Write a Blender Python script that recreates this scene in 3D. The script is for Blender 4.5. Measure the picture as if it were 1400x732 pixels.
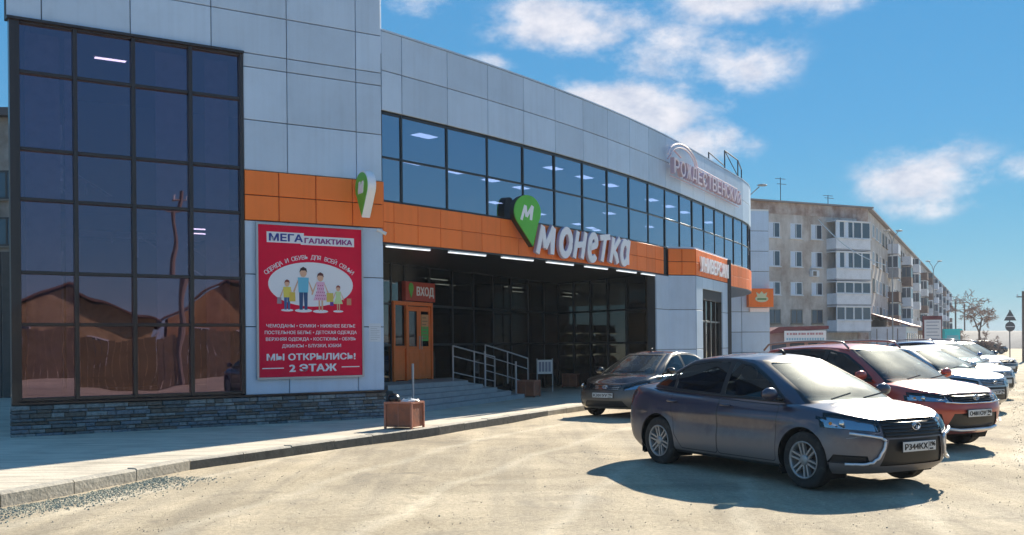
import bpy, bmesh, math, random
import numpy as np
from mathutils import Vector, Matrix
random.seed(7)
R = math.radians
sc = bpy.context.scene
for o in list(bpy.data.objects): bpy.data.objects.remove(o)
COL = sc.collection
# ------------------------------------------------------------------ camera, sky, sun
cam = bpy.data.cameras.new('camera'); camo = bpy.data.objects.new('camera', cam); COL.objects.link(camo)
camo.location = (0, 0, 1.65); camo.rotation_euler = (R(90), R(0.5), 0)
cam.sensor_width = 36; cam.lens = 1350/1400*36; cam.shift_y = 0.0736; cam.clip_end = 6000; cam.clip_start = .1
sc.camera = camo
SUN_AZ, SUN_EL = 29.5, 30.5          # degrees right of +Y, above the horizon
sd = Vector((math.sin(R(SUN_AZ))*math.cos(R(SUN_EL)), math.cos(R(SUN_AZ))*math.cos(R(SUN_EL)), math.sin(R(SUN_EL))))
sun = bpy.data.lights.new('sun', 'SUN'); sun.energy = 5.0; sun.angle = R(.5); sun.color = (1, .90, .74)
suno = bpy.data.objects.new('sun', sun); COL.objects.link(suno); suno.rotation_euler = (-sd).to_track_quat('-Z', 'Y').to_euler()
sc.view_settings.view_transform = 'Standard'; sc.view_settings.look = 'None'; sc.view_settings.gamma = 1; sc.view_settings.exposure = 1.08
sc.render.engine = 'CYCLES'
sc.cycles.max_bounces = 8; sc.cycles.transparent_max_bounces = 16; sc.cycles.caustics_reflective = False; sc.cycles.caustics_refractive = False
sc.cycles.sample_clamp_indirect = 6

world = bpy.data.worlds.new('World'); sc.world = world; world.use_nodes = True
wn = world.node_tree; wn.nodes.clear()
def wnode(t, **k):
    n = wn.nodes.new(t)
    for a, b in k.items(): setattr(n, a, b)
    return n
def lk(a, b): wn.links.new(a, b)
def mth(op, a, b=None, c=None, clamp=False):
    n = wnode('ShaderNodeMath', operation=op, use_clamp=clamp)
    for i, v in enumerate((a, b, c)):
        if v is None: continue
        if isinstance(v, (int, float)): n.inputs[i].default_value = v
        else: lk(v, n.inputs[i])
    return n.outputs[0]
sky = wnode('ShaderNodeTexSky', sky_type='NISHITA', sun_disc=False)
sky.sun_elevation = R(SUN_EL); sky.sun_rotation = R(SUN_AZ); sky.altitude = 200; sky.air_density = 1.0; sky.dust_density = .0; sky.ozone_density = 4.0
hsv = wnode('ShaderNodeHueSaturation'); hsv.inputs['Saturation'].default_value = 1.25; hsv.inputs['Hue'].default_value = .484; hsv.inputs['Value'].default_value = 1.0
lk(sky.outputs[0], hsv.inputs['Color'])
tc = wnode('ShaderNodeTexCoord'); sep = wnode('ShaderNodeSeparateXYZ'); lk(tc.outputs['Generated'], sep.inputs[0])
az = mth('ARCTAN2', sep.outputs[0], sep.outputs[1]); el = mth('ARCSINE', sep.outputs[2])
# cumulus banks: (azimuth, elevation, half width, half height, strength) in degrees, photo clouds first, others round the sky
CL = [(3.6, 17.9, 3.9, 1.5, 1), (9.0, 15.7, 3.4, 1.5, .9), (6.8, 13.4, 4.4, 1.8, 1.1), (15.0, 18.9, 5.4, 1.3, 1.1), (11.2, 10.9, 2.6, 1.4, .75), (12.6, 15.4, 3.2, 1.4, .9),
      (23.0, 8.6, 2.7, 1.6, 1.1), (27.4, 8.6, 1.2, .7, .8), (-5.4, 18.8, 1.9, 1.0, .8), (-1.0, 15.9, 1.6, .5, .55), (24.0, 19.0, 2.0, 1.0, .6),
      (52, 16, 7, 3, 1), (75, 24, 9, 4, 1), (-40, 22, 8, 4, 1), (-75, 15, 9, 3, 1), (110, 14, 8, 3, 1), (150, 22, 9, 5, 1), (-150, 16, 9, 4, 1), (-110, 28, 10, 5, 1), (178, 12, 6, 2, 1), (128, 33, 7, 4, 1)]
acc = None
for a, e, w, h, s in CL:
    dx = mth('DIVIDE', mth('SUBTRACT', az, R(a)), R(w)); dy = mth('DIVIDE', mth('SUBTRACT', el, R(e)), R(h))
    d2 = mth('ADD', mth('MULTIPLY', dx, dx), mth('MULTIPLY', dy, dy))
    g = mth('MULTIPLY', mth('EXPONENT', mth('MULTIPLY', d2, -.8)), s)
    acc = g if acc is None else mth('MAXIMUM', acc, g)
mp = wnode('ShaderNodeMapping'); lk(tc.outputs['Generated'], mp.inputs[0]); mp.inputs['Scale'].default_value = (1, 1, 1.7)
nz = wnode('ShaderNodeTexNoise'); nz.inputs['Scale'].default_value = 13; nz.inputs['Detail'].default_value = 9; nz.inputs['Roughness'].default_value = .64; lk(mp.outputs[0], nz.inputs['Vector'])
nz2 = wnode('ShaderNodeTexNoise'); nz2.inputs['Scale'].default_value = 30; nz2.inputs['Detail'].default_value = 8; nz2.inputs['Roughness'].default_value = .6; lk(mp.outputs[0], nz2.inputs['Vector'])
m1 = mth('MULTIPLY', mth('SUBTRACT', nz.outputs[0], .5), 2.6)
mask = mth('ADD', acc, m1)
mr = wnode('ShaderNodeMapRange', interpolation_type='SMOOTHSTEP'); lk(mask, mr.inputs[0]); mr.inputs[1].default_value = .10; mr.inputs[2].default_value = 1.05; mr.inputs[3].default_value = 0; mr.inputs[4].default_value = .88
dens = mr.outputs[0]
gate = wnode('ShaderNodeMapRange', interpolation_type='SMOOTHSTEP'); lk(acc, gate.inputs[0]); gate.inputs[1].default_value = .05; gate.inputs[2].default_value = .35
dens = mth('MULTIPLY', dens, gate.outputs[0])
ccol = wnode('ShaderNodeValToRGB'); lk(nz2.outputs[0], ccol.inputs[0])
ccol.color_ramp.elements[0].position = .3; ccol.color_ramp.elements[0].color = (2.3, 2.45, 2.9, 1); ccol.color_ramp.elements[1].position = .65; ccol.color_ramp.elements[1].color = (3.7, 3.55, 3.65, 1)
# clear-air gradient by elevation evens out the glare of the model sky
grad = wnode('ShaderNodeValToRGB'); lk(mth('DIVIDE', el, R(90)), grad.inputs[0]); ge = grad.color_ramp.elements
ge[0].position = 0; ge[0].color = (.52, 1.42, 1.9, 1); ge[1].position = 1; ge[1].color = (.22, .75, 1.7, 1)
for p_, c_ in ((.05, (.42, 1.30, 1.96, 1)), (.13, (.33, 1.14, 2.12, 1)), (.30, (.27, 1.0, 2.1, 1)), (.55, (.25, .9, 1.95, 1))): e_ = ge.new(p_); e_.color = c_
smix = wnode('ShaderNodeMix', data_type='RGBA'); smix.inputs[0].default_value = .91; lk(hsv.outputs[0], smix.inputs[6]); lk(grad.outputs[0], smix.inputs[7])
# glow added to the sky round the sun (above the frame), brightens hoods and windscreens
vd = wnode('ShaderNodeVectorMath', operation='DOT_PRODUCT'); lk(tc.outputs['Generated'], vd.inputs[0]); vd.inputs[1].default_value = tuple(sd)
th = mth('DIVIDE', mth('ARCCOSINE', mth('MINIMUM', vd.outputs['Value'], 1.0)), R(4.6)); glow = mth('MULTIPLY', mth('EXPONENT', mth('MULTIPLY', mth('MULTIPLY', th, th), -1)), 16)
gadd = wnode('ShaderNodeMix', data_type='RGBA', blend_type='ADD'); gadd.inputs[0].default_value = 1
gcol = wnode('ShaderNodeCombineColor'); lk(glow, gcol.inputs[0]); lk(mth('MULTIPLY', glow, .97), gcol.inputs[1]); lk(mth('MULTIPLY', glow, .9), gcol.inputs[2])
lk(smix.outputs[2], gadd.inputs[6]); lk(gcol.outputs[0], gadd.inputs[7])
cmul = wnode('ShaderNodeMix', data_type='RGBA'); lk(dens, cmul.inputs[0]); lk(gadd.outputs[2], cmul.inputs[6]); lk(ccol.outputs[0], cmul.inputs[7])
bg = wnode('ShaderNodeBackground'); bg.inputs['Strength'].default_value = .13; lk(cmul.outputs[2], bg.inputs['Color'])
wo = wnode('ShaderNodeOutputWorld'); lk(bg.outputs[0], wo.inputs[0])

# ------------------------------------------------------------------ helpers
def link(o, parent=None):
    COL.objects.link(o)
    if parent is not None: o.parent = parent
    return o
def tag(o, label=None, cat=None, group=None, kind=None):
    for k, v in (('label', label), ('category', cat), ('group', group), ('kind', kind)):
        if v: o[k] = v
    return o
def thing(name, loc, label, cat, group=None, rz=0):
    o = bpy.data.objects.new(name, None); o.empty_display_size = .2; o.location = loc; o.rotation_euler = (0, 0, rz); link(o)
    return tag(o, label, cat, group)
def rootloc(p):
    v = Vector((0, 0, 0))
    while p is not None: v += p.location; p = p.parent
    return v
class MB:
    """collects geometry for ONE mesh object; coordinates are world coordinates unless built with local=True"""
    def __init__(s): s.v = []; s.f = []; s.mi = []; s.m = 0; s.sm = []; s.smooth = False
    def add(s, vs, fs):
        b = len(s.v); s.v += [tuple(p) for p in vs]
        for f in fs: s.f.append(tuple(b+i for i in f)); s.mi.append(s.m); s.sm.append(s.smooth)
        return s
    def obox(s, o, a, b, c):
        o, a, b, c = map(Vector, (o, a, b, c))
        vs = [o, o+a, o+a+b, o+b, o+c, o+a+c, o+a+b+c, o+b+c]
        fs = [(0, 3, 2, 1), (4, 5, 6, 7), (0, 1, 5, 4), (1, 2, 6, 5), (2, 3, 7, 6), (3, 0, 4, 7)]
        if a.cross(b).dot(c) < 0: fs = [f[::-1] for f in fs]
        return s.add(vs, fs)
    def box(s, x0, x1, y0, y1, z0, z1): return s.obox((x0, y0, z0), (x1-x0, 0, 0), (0, y1-y0, 0), (0, 0, z1-z0))
    def bbox(s, o, a, b, c, r=.01):
        """box with bevelled edges on the +c face"""
        o, a, b, c = map(Vector, (o, a, b, c)); la, lb, lc = a.length, b.length, c.length
        ia, ib, ic = a*(r/la), b*(r/lb), c*(r/lc)
        vs = [o, o+a, o+a+b, o+b, o+c-ic, o+a+c-ic, o+a+b+c-ic, o+b+c-ic, o+c+ia+ib, o+a+c-ia+ib, o+a+b+c-ia-ib, o+b+c+ia-ib]
        fs = [(0, 3, 2, 1), (8, 9, 10, 11)]
        for i in range(4):
            j = (i+1) % 4; fs += [(i, j, 4+j, 4+i), (4+i, 4+j, 8+j, 8+i)]
        if a.cross(b).dot(c) < 0: fs = [f[::-1] for f in fs]
        return s.add(vs, fs)
    def tube(s, p0, p1, r0, r1=None, n=8, cap=True):
        p0, p1 = Vector(p0), Vector(p1); r1 = r0 if r1 is None else r1
        d = (p1-p0).normalized(); u = d.orthogonal().normalized(); w = d.cross(u)
        vs = []
        for p, r in ((p0, r0), (p1, r1)):
            for i in range(n):
                a = 2*math.pi*i/n; vs.append(p+(u*math.cos(a)+w*math.sin(a))*r)
        fs = [(i, (i+1) % n, n+(i+1) % n, n+i) for i in range(n)]
        if cap: fs += [tuple(range(n-1, -1, -1)), tuple(range(n, 2*n))]
        return s.add(vs, fs)
    def path(s, pts, r, n=6):
        pts = [Vector(p) for p in pts]; vs = []; fs = []
        for k, p in enumerate(pts):
            d = (pts[min(k+1, len(pts)-1)]-pts[max(k-1, 0)]).normalized()
            u = d.cross(Vector((0, 0, 1)))
            u = Vector((1, 0, 0)) if u.length < .1 else u.normalized()
            w = d.cross(u); rr = r[k] if isinstance(r, (list, tuple)) else r
            for i in range(n):
                a = 2*math.pi*i/n; vs.append(p+(u*math.cos(a)+w*math.sin(a))*rr)
        for k in range(len(pts)-1):
            for i in range(n): fs.append((k*n+i, k*n+(i+1) % n, (k+1)*n+(i+1) % n, (k+1)*n+i))
        fs += [tuple(range(n-1, -1, -1)), tuple(range((len(pts)-1)*n, len(pts)*n))]
        return s.add(vs, fs)
    def prism(s, poly, o, a, b, c):
        """polygon [(u,v)] in the plane o + u a + v b, thickened along c"""
        o, a, b, c = map(Vector, (o, a, b, c)); n = len(poly)
        vs = [o+a*u+b*v for u, v in poly]+[o+a*u+b*v+c for u, v in poly]
        fs = [tuple(range(n-1, -1, -1)), tuple(range(n, 2*n))]+[(i, (i+1) % n, n+(i+1) % n, n+i) for i in range(n)]
        ar = sum(poly[i][0]*poly[(i+1) % n][1]-poly[(i+1) % n][0]*poly[i][1] for i in range(n))
        if ar*a.cross(b).dot(c) < 0: fs = [f[::-1] for f in fs]
        return s.add(vs, fs)
    def lathe(s, prof, n=24, axis='Z', o=(0, 0, 0), closed=False):
        """prof [(r,h)] round an axis through o"""
        o = Vector(o); vs = []; fs = []
        for k, (r, h) in enumerate(prof):
            for i in range(n):
                a = 2*math.pi*i/n; c, d = r*math.cos(a), r*math.sin(a)
                vs.append(o+(Vector((c, d, h)) if axis == 'Z' else Vector((c, h, d))))
        m = len(prof); rng = m if closed else m-1
        for k in range(rng):
            for i in range(n):
                q = (k*n+i, k*n+(i+1) % n, ((k+1) % m)*n+(i+1) % n, ((k+1) % m)*n+i)
                fs.append(q if axis == 'Z' else q[::-1])
        return s.add(vs, fs)
    def sphere(s, c, r, n=12, m=8, sq=(1, 1, 1)):
        c = Vector(c); vs = []; fs = []
        for j in range(m+1):
            t = math.pi*j/m
            for i in range(n):
                a = 2*math.pi*i/n; vs.append(c+Vector((r*sq[0]*math.sin(t)*math.cos(a), r*sq[1]*math.sin(t)*math.sin(a), -r*sq[2]*math.cos(t))))
        for j in range(m):
            for i in range(n): fs.append((j*n+i, j*n+(i+1) % n, (j+1)*n+(i+1) % n, (j+1)*n+i))
        return s.add(vs, fs)
    def mesh(s, name, mats, off=(0, 0, 0)):
        me = bpy.data.meshes.new(name); off = Vector(off)
        me.from_pydata([Vector(p)-off for p in s.v], [], s.f)
        for m in (mats if isinstance(mats, (list, tuple)) else [mats]): me.materials.append(m)
        me.polygons.foreach_set('material_index', s.mi); me.polygons.foreach_set('use_smooth', s.sm)
        me.update(); return me
    def build(s, name, mats, parent=None, local=False, base=None):
        """base=True: a top-level thing made of one mesh, its origin at the middle of its foot"""
        off = Vector((0, 0, 0)); loc = Vector((0, 0, 0))
        if parent is not None and not local: off = rootloc(parent)
        if base:
            a = np.array(s.v); off = Vector(((a[:, 0].min()+a[:, 0].max())/2, (a[:, 1].min()+a[:, 1].max())/2, a[:, 2].min())); loc = off
        o = bpy.data.objects.new(name, s.mesh(name, mats, off)); o.location = loc
        return link(o, parent)
def dupe(o, parent=None, loc=None, rot=None):
    c = o.copy(); link(c, parent)
    if loc is not None: c.location = loc
    if rot is not None: c.rotation_euler = rot
    for ch in list(o.children): dupe(ch, c)
    return c
# ------------------------------------------------------------------ materials
MATS = {}
def mat(name, col, rough=.6, metal=0, var=0, vscale=3, bump=0, bscale=30, spec=None, coat=0, emit=None, es=0, stain=None, detail=5, croug=.03):
    if name in MATS: return MATS[name]
    m = bpy.data.materials.new(name); MATS[name] = m; m.use_nodes = True; t = m.node_tree; p = t.nodes['Principled BSDF']
    p.inputs['Base Color'].default_value = (*col, 1); p.inputs['Roughness'].default_value = rough; p.inputs['Metallic'].default_value = metal
    if spec is not None: p.inputs['Specular IOR Level'].default_value = spec
    p.inputs['Coat Weight'].default_value = coat; p.inputs['Coat Roughness'].default_value = croug
    if emit: p.inputs['Emission Color'].default_value = (*emit, 1); p.inputs['Emission Strength'].default_value = es
    tcn = t.nodes.new('ShaderNodeTexCoord')
    if var:
        n = t.nodes.new('ShaderNodeTexNoise'); n.inputs['Scale'].default_value = vscale; n.inputs['Detail'].default_value = detail; n.inputs['Roughness'].default_value = .65
        t.links.new(tcn.outputs['Object'], n.inputs['Vector'])
        r = t.nodes.new('ShaderNodeValToRGB'); t.links.new(n.outputs[0], r.inputs[0])
        s = stain or tuple(c*(1-var) for c in col)
        r.color_ramp.elements[0].position = .3; r.color_ramp.elements[0].color = (*s, 1)
        r.color_ramp.elements[1].position = .68; r.color_ramp.elements[1].color = (*[min(1, c*(1+var*.5)) for c in col], 1)
        e = r.color_ramp.elements.new(.5); e.color = (*col, 1)
        t.links.new(r.outputs[0], p.inputs['Base Color'])
    if bump:
        n = t.nodes.new('ShaderNodeTexNoise'); n.inputs['Scale'].default_value = bscale; n.inputs['Detail'].default_value = 6
        t.links.new(tcn.outputs['Object'], n.inputs['Vector'])
        b = t.nodes.new('ShaderNodeBump'); b.inputs['Strength'].default_value = bump; b.inputs['Distance'].default_value = .02
        t.links.new(n.outputs[0], b.inputs['Height']); t.links.new(b.outputs[0], p.inputs['Normal'])
    return m
def glass(name, tint=(.3, .35, .4), refl=.12, gcol=(.9, .95, 1), rough=.01, wave=0, wscale=.7, absorb=None):
    """window glass: transparent tint under a fresnel reflection"""
    m = bpy.data.materials.new(name); m.use_nodes = True; t = m.node_tree; t.nodes.clear(); N = t.nodes.new
    out = N('ShaderNodeOutputMaterial'); mix = N('ShaderNodeMixShader'); tr = N('ShaderNodeBsdfTransparent'); gl = N('ShaderNodeBsdfGlossy')
    tr.inputs[0].default_value = (*tint, 1); gl.inputs[0].default_value = (*gcol, 1); gl.inputs['Roughness'].default_value = rough
    ge_ = N('ShaderNodeNewGeometry'); dt = N('ShaderNodeVectorMath'); dt.operation = 'DOT_PRODUCT'; t.links.new(ge_.outputs['Normal'], dt.inputs[0]); t.links.new(ge_.outputs['Incoming'], dt.inputs[1])
    def mm(op, a, b):
        n = N('ShaderNodeMath'); n.operation = op
        for i, v in enumerate((a, b)):
            if isinstance(v, (int, float)): n.inputs[i].default_value = v
            elif v is not None: t.links.new(v, n.inputs[i])
        return n.outputs[0]
    sch = mm('POWER', mm('SUBTRACT', 1, mm('ABSOLUTE', dt.outputs['Value'], None)), 5)      # Schlick; the back of the pane adds nothing
    fac = mm('MULTIPLY', mm('ADD', refl, mm('MULTIPLY', sch, 1-refl)), mm('SUBTRACT', 1, ge_.outputs['Backfacing']))
    t.links.new(fac, mix.inputs[0]); t.links.new(tr.outputs[0], mix.inputs[1]); t.links.new(gl.outputs[0], mix.inputs[2]); t.links.new(mix.outputs[0], out.inputs[0])
    if wave:
        tcn = N('ShaderNodeTexCoord'); n = N('ShaderNodeTexNoise'); n.inputs['Scale'].default_value = wscale; n.inputs['Detail'].default_value = 1
        t.links.new(tcn.outputs['Object'], n.inputs[0]); b = N('ShaderNodeBump'); b.inputs['Strength'].default_value = wave; b.inputs['Distance'].default_value = .05
        t.links.new(n.outputs[0], b.inputs['Height']); t.links.new(b.outputs[0], gl.inputs['Normal'])
    return m
def emis(name, col, s):
    return mat(name, (.8, .8, .8), emit=col, es=s)
# ------------------------------------------------------------------ lettering
def text_data(body, size=1, bold=0, shear=0, ext=.01, align='CENTER', sp=1, sx=1):
    c = bpy.data.curves.new('lettering', 'FONT'); c.body = body; c.size = size; c.extrude = ext; c.shear = shear
    c.align_x = align; c.space_character = sp; c.resolution_u = 2; c.align_y = 'CENTER'
    o = bpy.data.objects.new('lettering', c); COL.objects.link(o); dg = bpy.context.evaluated_depsgraph_get(); dg.update()
    m = o.evaluated_get(dg).to_mesh(); v = [(p.co.x*sx, p.co.y, p.co.z) for p in m.vertices]; f = [tuple(p.vertices) for p in m.polygons]
    o.evaluated_get(dg).to_mesh_clear(); bpy.data.objects.remove(o); bpy.data.curves.remove(c)
    if bold:                                                             # heavier weight: the outline laid again to either side
        v0, f0, n0 = list(v), list(f), len(v)
        for k, (dx, dy) in enumerate(((-1, .35), (1, -.35), (-.6, -.8), (.6, .8))):
            v += [(x+dx*bold*size, y+dy*bold*size, z+(k+1)*.0007) for x, y, z in v0]; f += [tuple(i+n0*(k+1) for i in q) for q in f0]
    return v, f
def put_text(mb, td, o, a, b, c, fit=None):
    """lays lettering in plane o + x a + y b (+ z c); fit=(width,height) rescales it"""
    v, f = td; o, a, b, c = map(Vector, (o, a, b, c)); s = (1, 1); cx = cy = 0
    if fit:
        xs = [p[0] for p in v]; ys = [p[1] for p in v]; cx = (min(xs)+max(xs))/2; cy = (min(ys)+max(ys))/2
        s = (fit[0]/(max(xs)-min(xs)), fit[1]/(max(ys)-min(ys)))
    if a.cross(b).dot(c) < 0: f = [q[::-1] for q in f]
    mb.add([o+a*((x-cx)*s[0])+b*((y-cy)*s[1])+c*z for x, y, z in v], f)
Z = Vector((0, 0, 1))
# ------------------------------------------------------------------ setting: ground and pavement
def ground_mat():
    m = bpy.data.materials.new('dusty_asphalt'); m.use_nodes = True; t = m.node_tree; p = t.nodes['Principled BSDF']; N = t.nodes.new
    tcn = N('ShaderNodeTexCoord')
    def noise(s, d=6, r=.6, vec=None, dist=0):
        n = N('ShaderNodeTexNoise'); n.inputs['Scale'].default_value = s; n.inputs['Detail'].default_value = d; n.inputs['Roughness'].default_value = r; n.inputs['Distortion'].default_value = dist
        t.links.new(vec or tcn.outputs['Object'], n.inputs[0]); return n.outputs[0]
    def ramp(x, a, b, p0=.3, p1=.7):
        r = N('ShaderNodeValToRGB'); t.links.new(x, r.inputs[0]); r.color_ramp.elements[0].position = p0; r.color_ramp.elements[1].position = p1
        r.color_ramp.elements[0].color = (*a, 1); r.color_ramp.elements[1].color = (*b, 1); return r.outputs[0]
    def mixc(f, a, b, mode='MIX'):
        n = N('ShaderNodeMix'); n.data_type = 'RGBA'; n.blend_type = mode
        for i, v in ((0, f), (6, a), (7, b)):
            if isinstance(v, float): n.inputs[i].default_value = v
            elif isinstance(v, tuple): n.inputs[i].default_value = (*v, 1)
            else: t.links.new(v, n.inputs[i])
        return n.outputs[2]
    # tyre-track streaks run along the lane
    mp = N('ShaderNodeMapping'); t.links.new(tcn.outputs['Object'], mp.inputs[0]); mp.inputs['Rotation'].default_value = (0, 0, R(30)); mp.inputs['Scale'].default_value = (1.6, .12, 1)
    base = ramp(noise(.35, 7, .62), (.52, .435, .30), (.74, .635, .465), .36, .64)
    streak = ramp(noise(1.2, 5, .6, mp.outputs[0], .4), (.70, .71, .74), (1, 1, 1), .34, .6)
    c = mixc(1.0, base, streak, 'MULTIPLY')
    fine = ramp(noise(22, 9, .8), (.48, .47, .45), (1.12, 1.1, 1.06), .34, .62)
    c = mixc(.85, c, fine, 'MULTIPLY')
    grit = ramp(noise(95, 3, .7), (.50, .49, .47), (1, 1, 1), .33, .45)
    c = mixc(.42, c, grit, 'MULTIPLY')
    patch = ramp(noise(.8, 9, .75, None, .8), (0, 0, 0), (1, 1, 1), .53, .64)
    c = mixc(patch, c, mixc(.5, c, (.20, .18, .15)))
    # wheel tracks: pairs of polished bands swinging across the lot
    def tracks(cx_, cy_, rad_, w_, s_):
        vm = N('ShaderNodeVectorMath'); vm.operation = 'DISTANCE'; t.links.new(tcn.outputs['Object'], vm.inputs[0]); vm.inputs[1].default_value = (cx_, cy_, 0)
        w2 = N('ShaderNodeMath'); w2.operation = 'MULTIPLY_ADD'; t.links.new(noise(.5, 3), w2.inputs[0]); w2.inputs[1].default_value = .7; t.links.new(vm.outputs['Value'], w2.inputs[2])
        a_ = N('ShaderNodeMath'); a_.operation = 'SUBTRACT'; t.links.new(w2.outputs[0], a_.inputs[0]); a_.inputs[1].default_value = rad_
        b_ = N('ShaderNodeMath'); b_.operation = 'PINGPONG'; t.links.new(a_.outputs[0], b_.inputs[0]); b_.inputs[1].default_value = s_
        return ramp(b_.outputs[0], (1, 1, 1), (0, 0, 0), 0, w_)
    c = mixc(.26, c, mixc(tracks(34, 2, 33, .16, .82), (.36, .33, .28), (.74, .70, .60)))
    dirt = ramp(noise(.22, 6, .6, None, 1.2), (.80, .79, .77), (1.05, 1.04, 1.02), .42, .58)
    c = mixc(1.0, c, dirt, 'MULTIPLY')
    oil = ramp(noise(1.7, 4, .5), (.45, .44, .43), (1, 1, 1), .22, .30)
    c = mixc(.8, c, oil, 'MULTIPLY')
    # cracks
    v = N('ShaderNodeTexVoronoi'); v.feature = 'DISTANCE_TO_EDGE'; v.inputs['Scale'].default_value = .45
    dn = N('ShaderNodeMix'); dn.data_type = 'VECTOR'; dn.inputs[0].default_value = .12; t.links.new(tcn.outputs['Object'], dn.inputs[4])
    nn = N('ShaderNodeTexNoise'); nn.inputs['Scale'].default_value = 2.2; nn.inputs['Detail'].default_value = 6; t.links.new(tcn.outputs['Object'], nn.inputs[0]); t.links.new(nn.outputs['Color'], dn.inputs[5])
    t.links.new(dn.outputs[1], v.inputs[0]); ck = ramp(v.outputs[0], (.62, .6, .56), (1, 1, 1), .0, .012)
    c = mixc(.28, c, ck, 'MULTIPLY')
    t.links.new(c, p.inputs['Base Color']); p.inputs['Roughness'].default_value = .92; p.inputs['Specular IOR Level'].default_value = .25
    b = N('ShaderNodeBump'); b.inputs['Strength'].default_value = .8; b.inputs['Distance'].default_value = .014
    ad = N('ShaderNodeMath'); ad.operation = 'ADD'; t.links.new(noise(45, 9, .8), ad.inputs[0]); t.links.new(noise(4, 8, .7), ad.inputs[1])
    t.links.new(ad.outputs[0], b.inputs['Height']); t.links.new(b.outputs[0], p.inputs['Normal'])
    return m
GM = ground_mat()
def hnoise(x, y):
    return .010*math.sin(x*1.3+.7*math.sin(y*.9))+.008*math.sin(y*1.7+x*.6+1.2)+.006*math.sin(x*3.1-y*2.3)
g = MB(); g.smooth = True
xs = [-1250, -400, -80]+[-30+.5*i for i in range(121)]+[80, 400, 1250]
ys = [-1250, -400, -80]+[-20+.5*i for i in range(161)]+[120, 500, 1250]
vs = [(x, y, hnoise(x, y) if -29 < x < 29 and -19 < y < 59 else 0) for y in ys for x in xs]
nx = len(xs)
g.add(vs, [(j*nx+i, j*nx+i+1, (j+1)*nx+i+1, (j+1)*nx+i) for j in range(len(ys)-1) for i in range(nx-1)])
tag(g.build('ground', GM), kind='structure')

# --------------------------------------------------- plan of the shop: tower wall line and curved wall
def D(deg): return Vector((math.sin(R(deg)), math.cos(R(deg)), 0))     # plan direction, degrees right of +Y
DT = D(57.5); NT = Vector((DT.y, -DT.x, 0)); TB = Vector((-2.63, 20.2, 0))
def tw(s, z, off=0): return TB-DT*s+NT*off+Z*z                          # s metres left of the tower's right corner
CS = [0.0]; CP = [Vector((-2.64, 20.25, 0))]; CH = []
def phi(s):
    if s < 15.2: return 41-.9*s
    if s < 22.6: return 27.3-.12*(s-15.2)
    return max(-60, 26.4-4.5*(s-22.6))
while CS[-1] < 44:
    CH.append(phi(CS[-1])); CP.append(CP[-1]+D(phi(CS[-1]))*.05); CS.append(CS[-1]+.05)
CH.append(CH[-1])
def cv(s, z=0, off=0):
    s = max(0, min(43.9, s)); i = int(s/.05); f = s/.05-i
    d = D(CH[i]); n = Vector((d.y, -d.x, 0))
    return CP[i].lerp(CP[i+1], f)+n*off+Z*z
def cn(s):
    d = D(phi(s)); return Vector((d.y, -d.x, 0))
GL0 = Vector((-2.5, 26, 0)); GD = D(26.5); GN = Vector((GD.y, -GD.x, 0))
def gw(t, z=0, off=0): return GL0+GD*t+GN*off+Z*z                      # recessed glass wall of the portico

# --------------------------------------------------- pavement and kerb
KL = [Vector((-9.5, .5, 0)), Vector((-7.0, 5.9, 0)), Vector((-5.30, 10.2, 0)), Vector((-4.25, 13.0, 0)), Vector((-1.34, 17.95, 0)), Vector((.78, 21.96, 0)), Vector((7.9, 35.5, 0)), Vector((16.5, 54, 0))]
PAVE = mat('pavement', (.58, .52, .42), .9, var=.22, vscale=1.4, bump=.35, bscale=25, detail=9)
def pave_mat():
    m = PAVE; t = m.node_tree; p = t.nodes['Principled BSDF']; N = t.nodes.new
    tcn = N('ShaderNodeTexCoord'); mp = N('ShaderNodeMapping'); mp.inputs['Rotation'].default_value = (0, 0, R(-58)); mp.inputs['Scale'].default_value = (.35, 4.2, 1); t.links.new(tcn.outputs['Object'], mp.inputs[0])
    n = N('ShaderNodeTexNoise'); n.inputs['Scale'].default_value = 2.2; n.inputs['Detail'].default_value = 5; t.links.new(mp.outputs[0], n.inputs[0])
    r = N('ShaderNodeValToRGB'); t.links.new(n.outputs[0], r.inputs[0]); r.color_ramp.elements[0].position = .36; r.color_ramp.elements[0].color = (.72, .71, .70, 1); r.color_ramp.elements[1].position = .5
    mx = N('ShaderNodeMix'); mx.data_type = 'RGBA'; mx.blend_type = 'MULTIPLY'; mx.inputs[0].default_value = .9
    src = p.inputs['Base Color'].links[0].from_socket; t.links.new(src, mx.inputs[6]); t.links.new(r.outputs[0], mx.inputs[7]); t.links.new(mx.outputs[2], p.inputs['Base Color'])
pave_mat()
g = MB()
poly = [k for k in KL]+[Vector((16, 62, 0)), Vector((-2, 62, 0)), Vector((-14, 34, 0)), Vector((-30, 20, 0)), Vector((-24, .5, 0))]
def inset_left(k, d):
    out = []
    for i, p in enumerate(KL):
        a = KL[max(0, i-1)]; b = KL[min(len(KL)-1, i+1)]; t = (b-a).normalized(); out.append(p+Vector((-t.y, t.x, 0))*d)
    return out
KI = inset_left(KL, .16)
poly = KI+poly[len(KL):]
g.add([p+Z*.14 for p in poly]+[p for p in poly], [tuple(range(len(poly)))]+[(i, i+len(poly), (i+1) % len(poly)+len(poly), (i+1) % len(poly)) for i in range(len(poly))])
pv = tag(g.build('pavement', PAVE), kind='structure')
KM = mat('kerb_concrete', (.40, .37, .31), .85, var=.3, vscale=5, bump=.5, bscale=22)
KD = mat('kerb_shaded_dirty_face', (.12, .115, .10), .85, var=.35, vscale=6, bump=.5, bscale=22)  # dirt plus the shade on this stretch, both put into the face colour
rk = random.Random(3); k_i = 0
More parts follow.
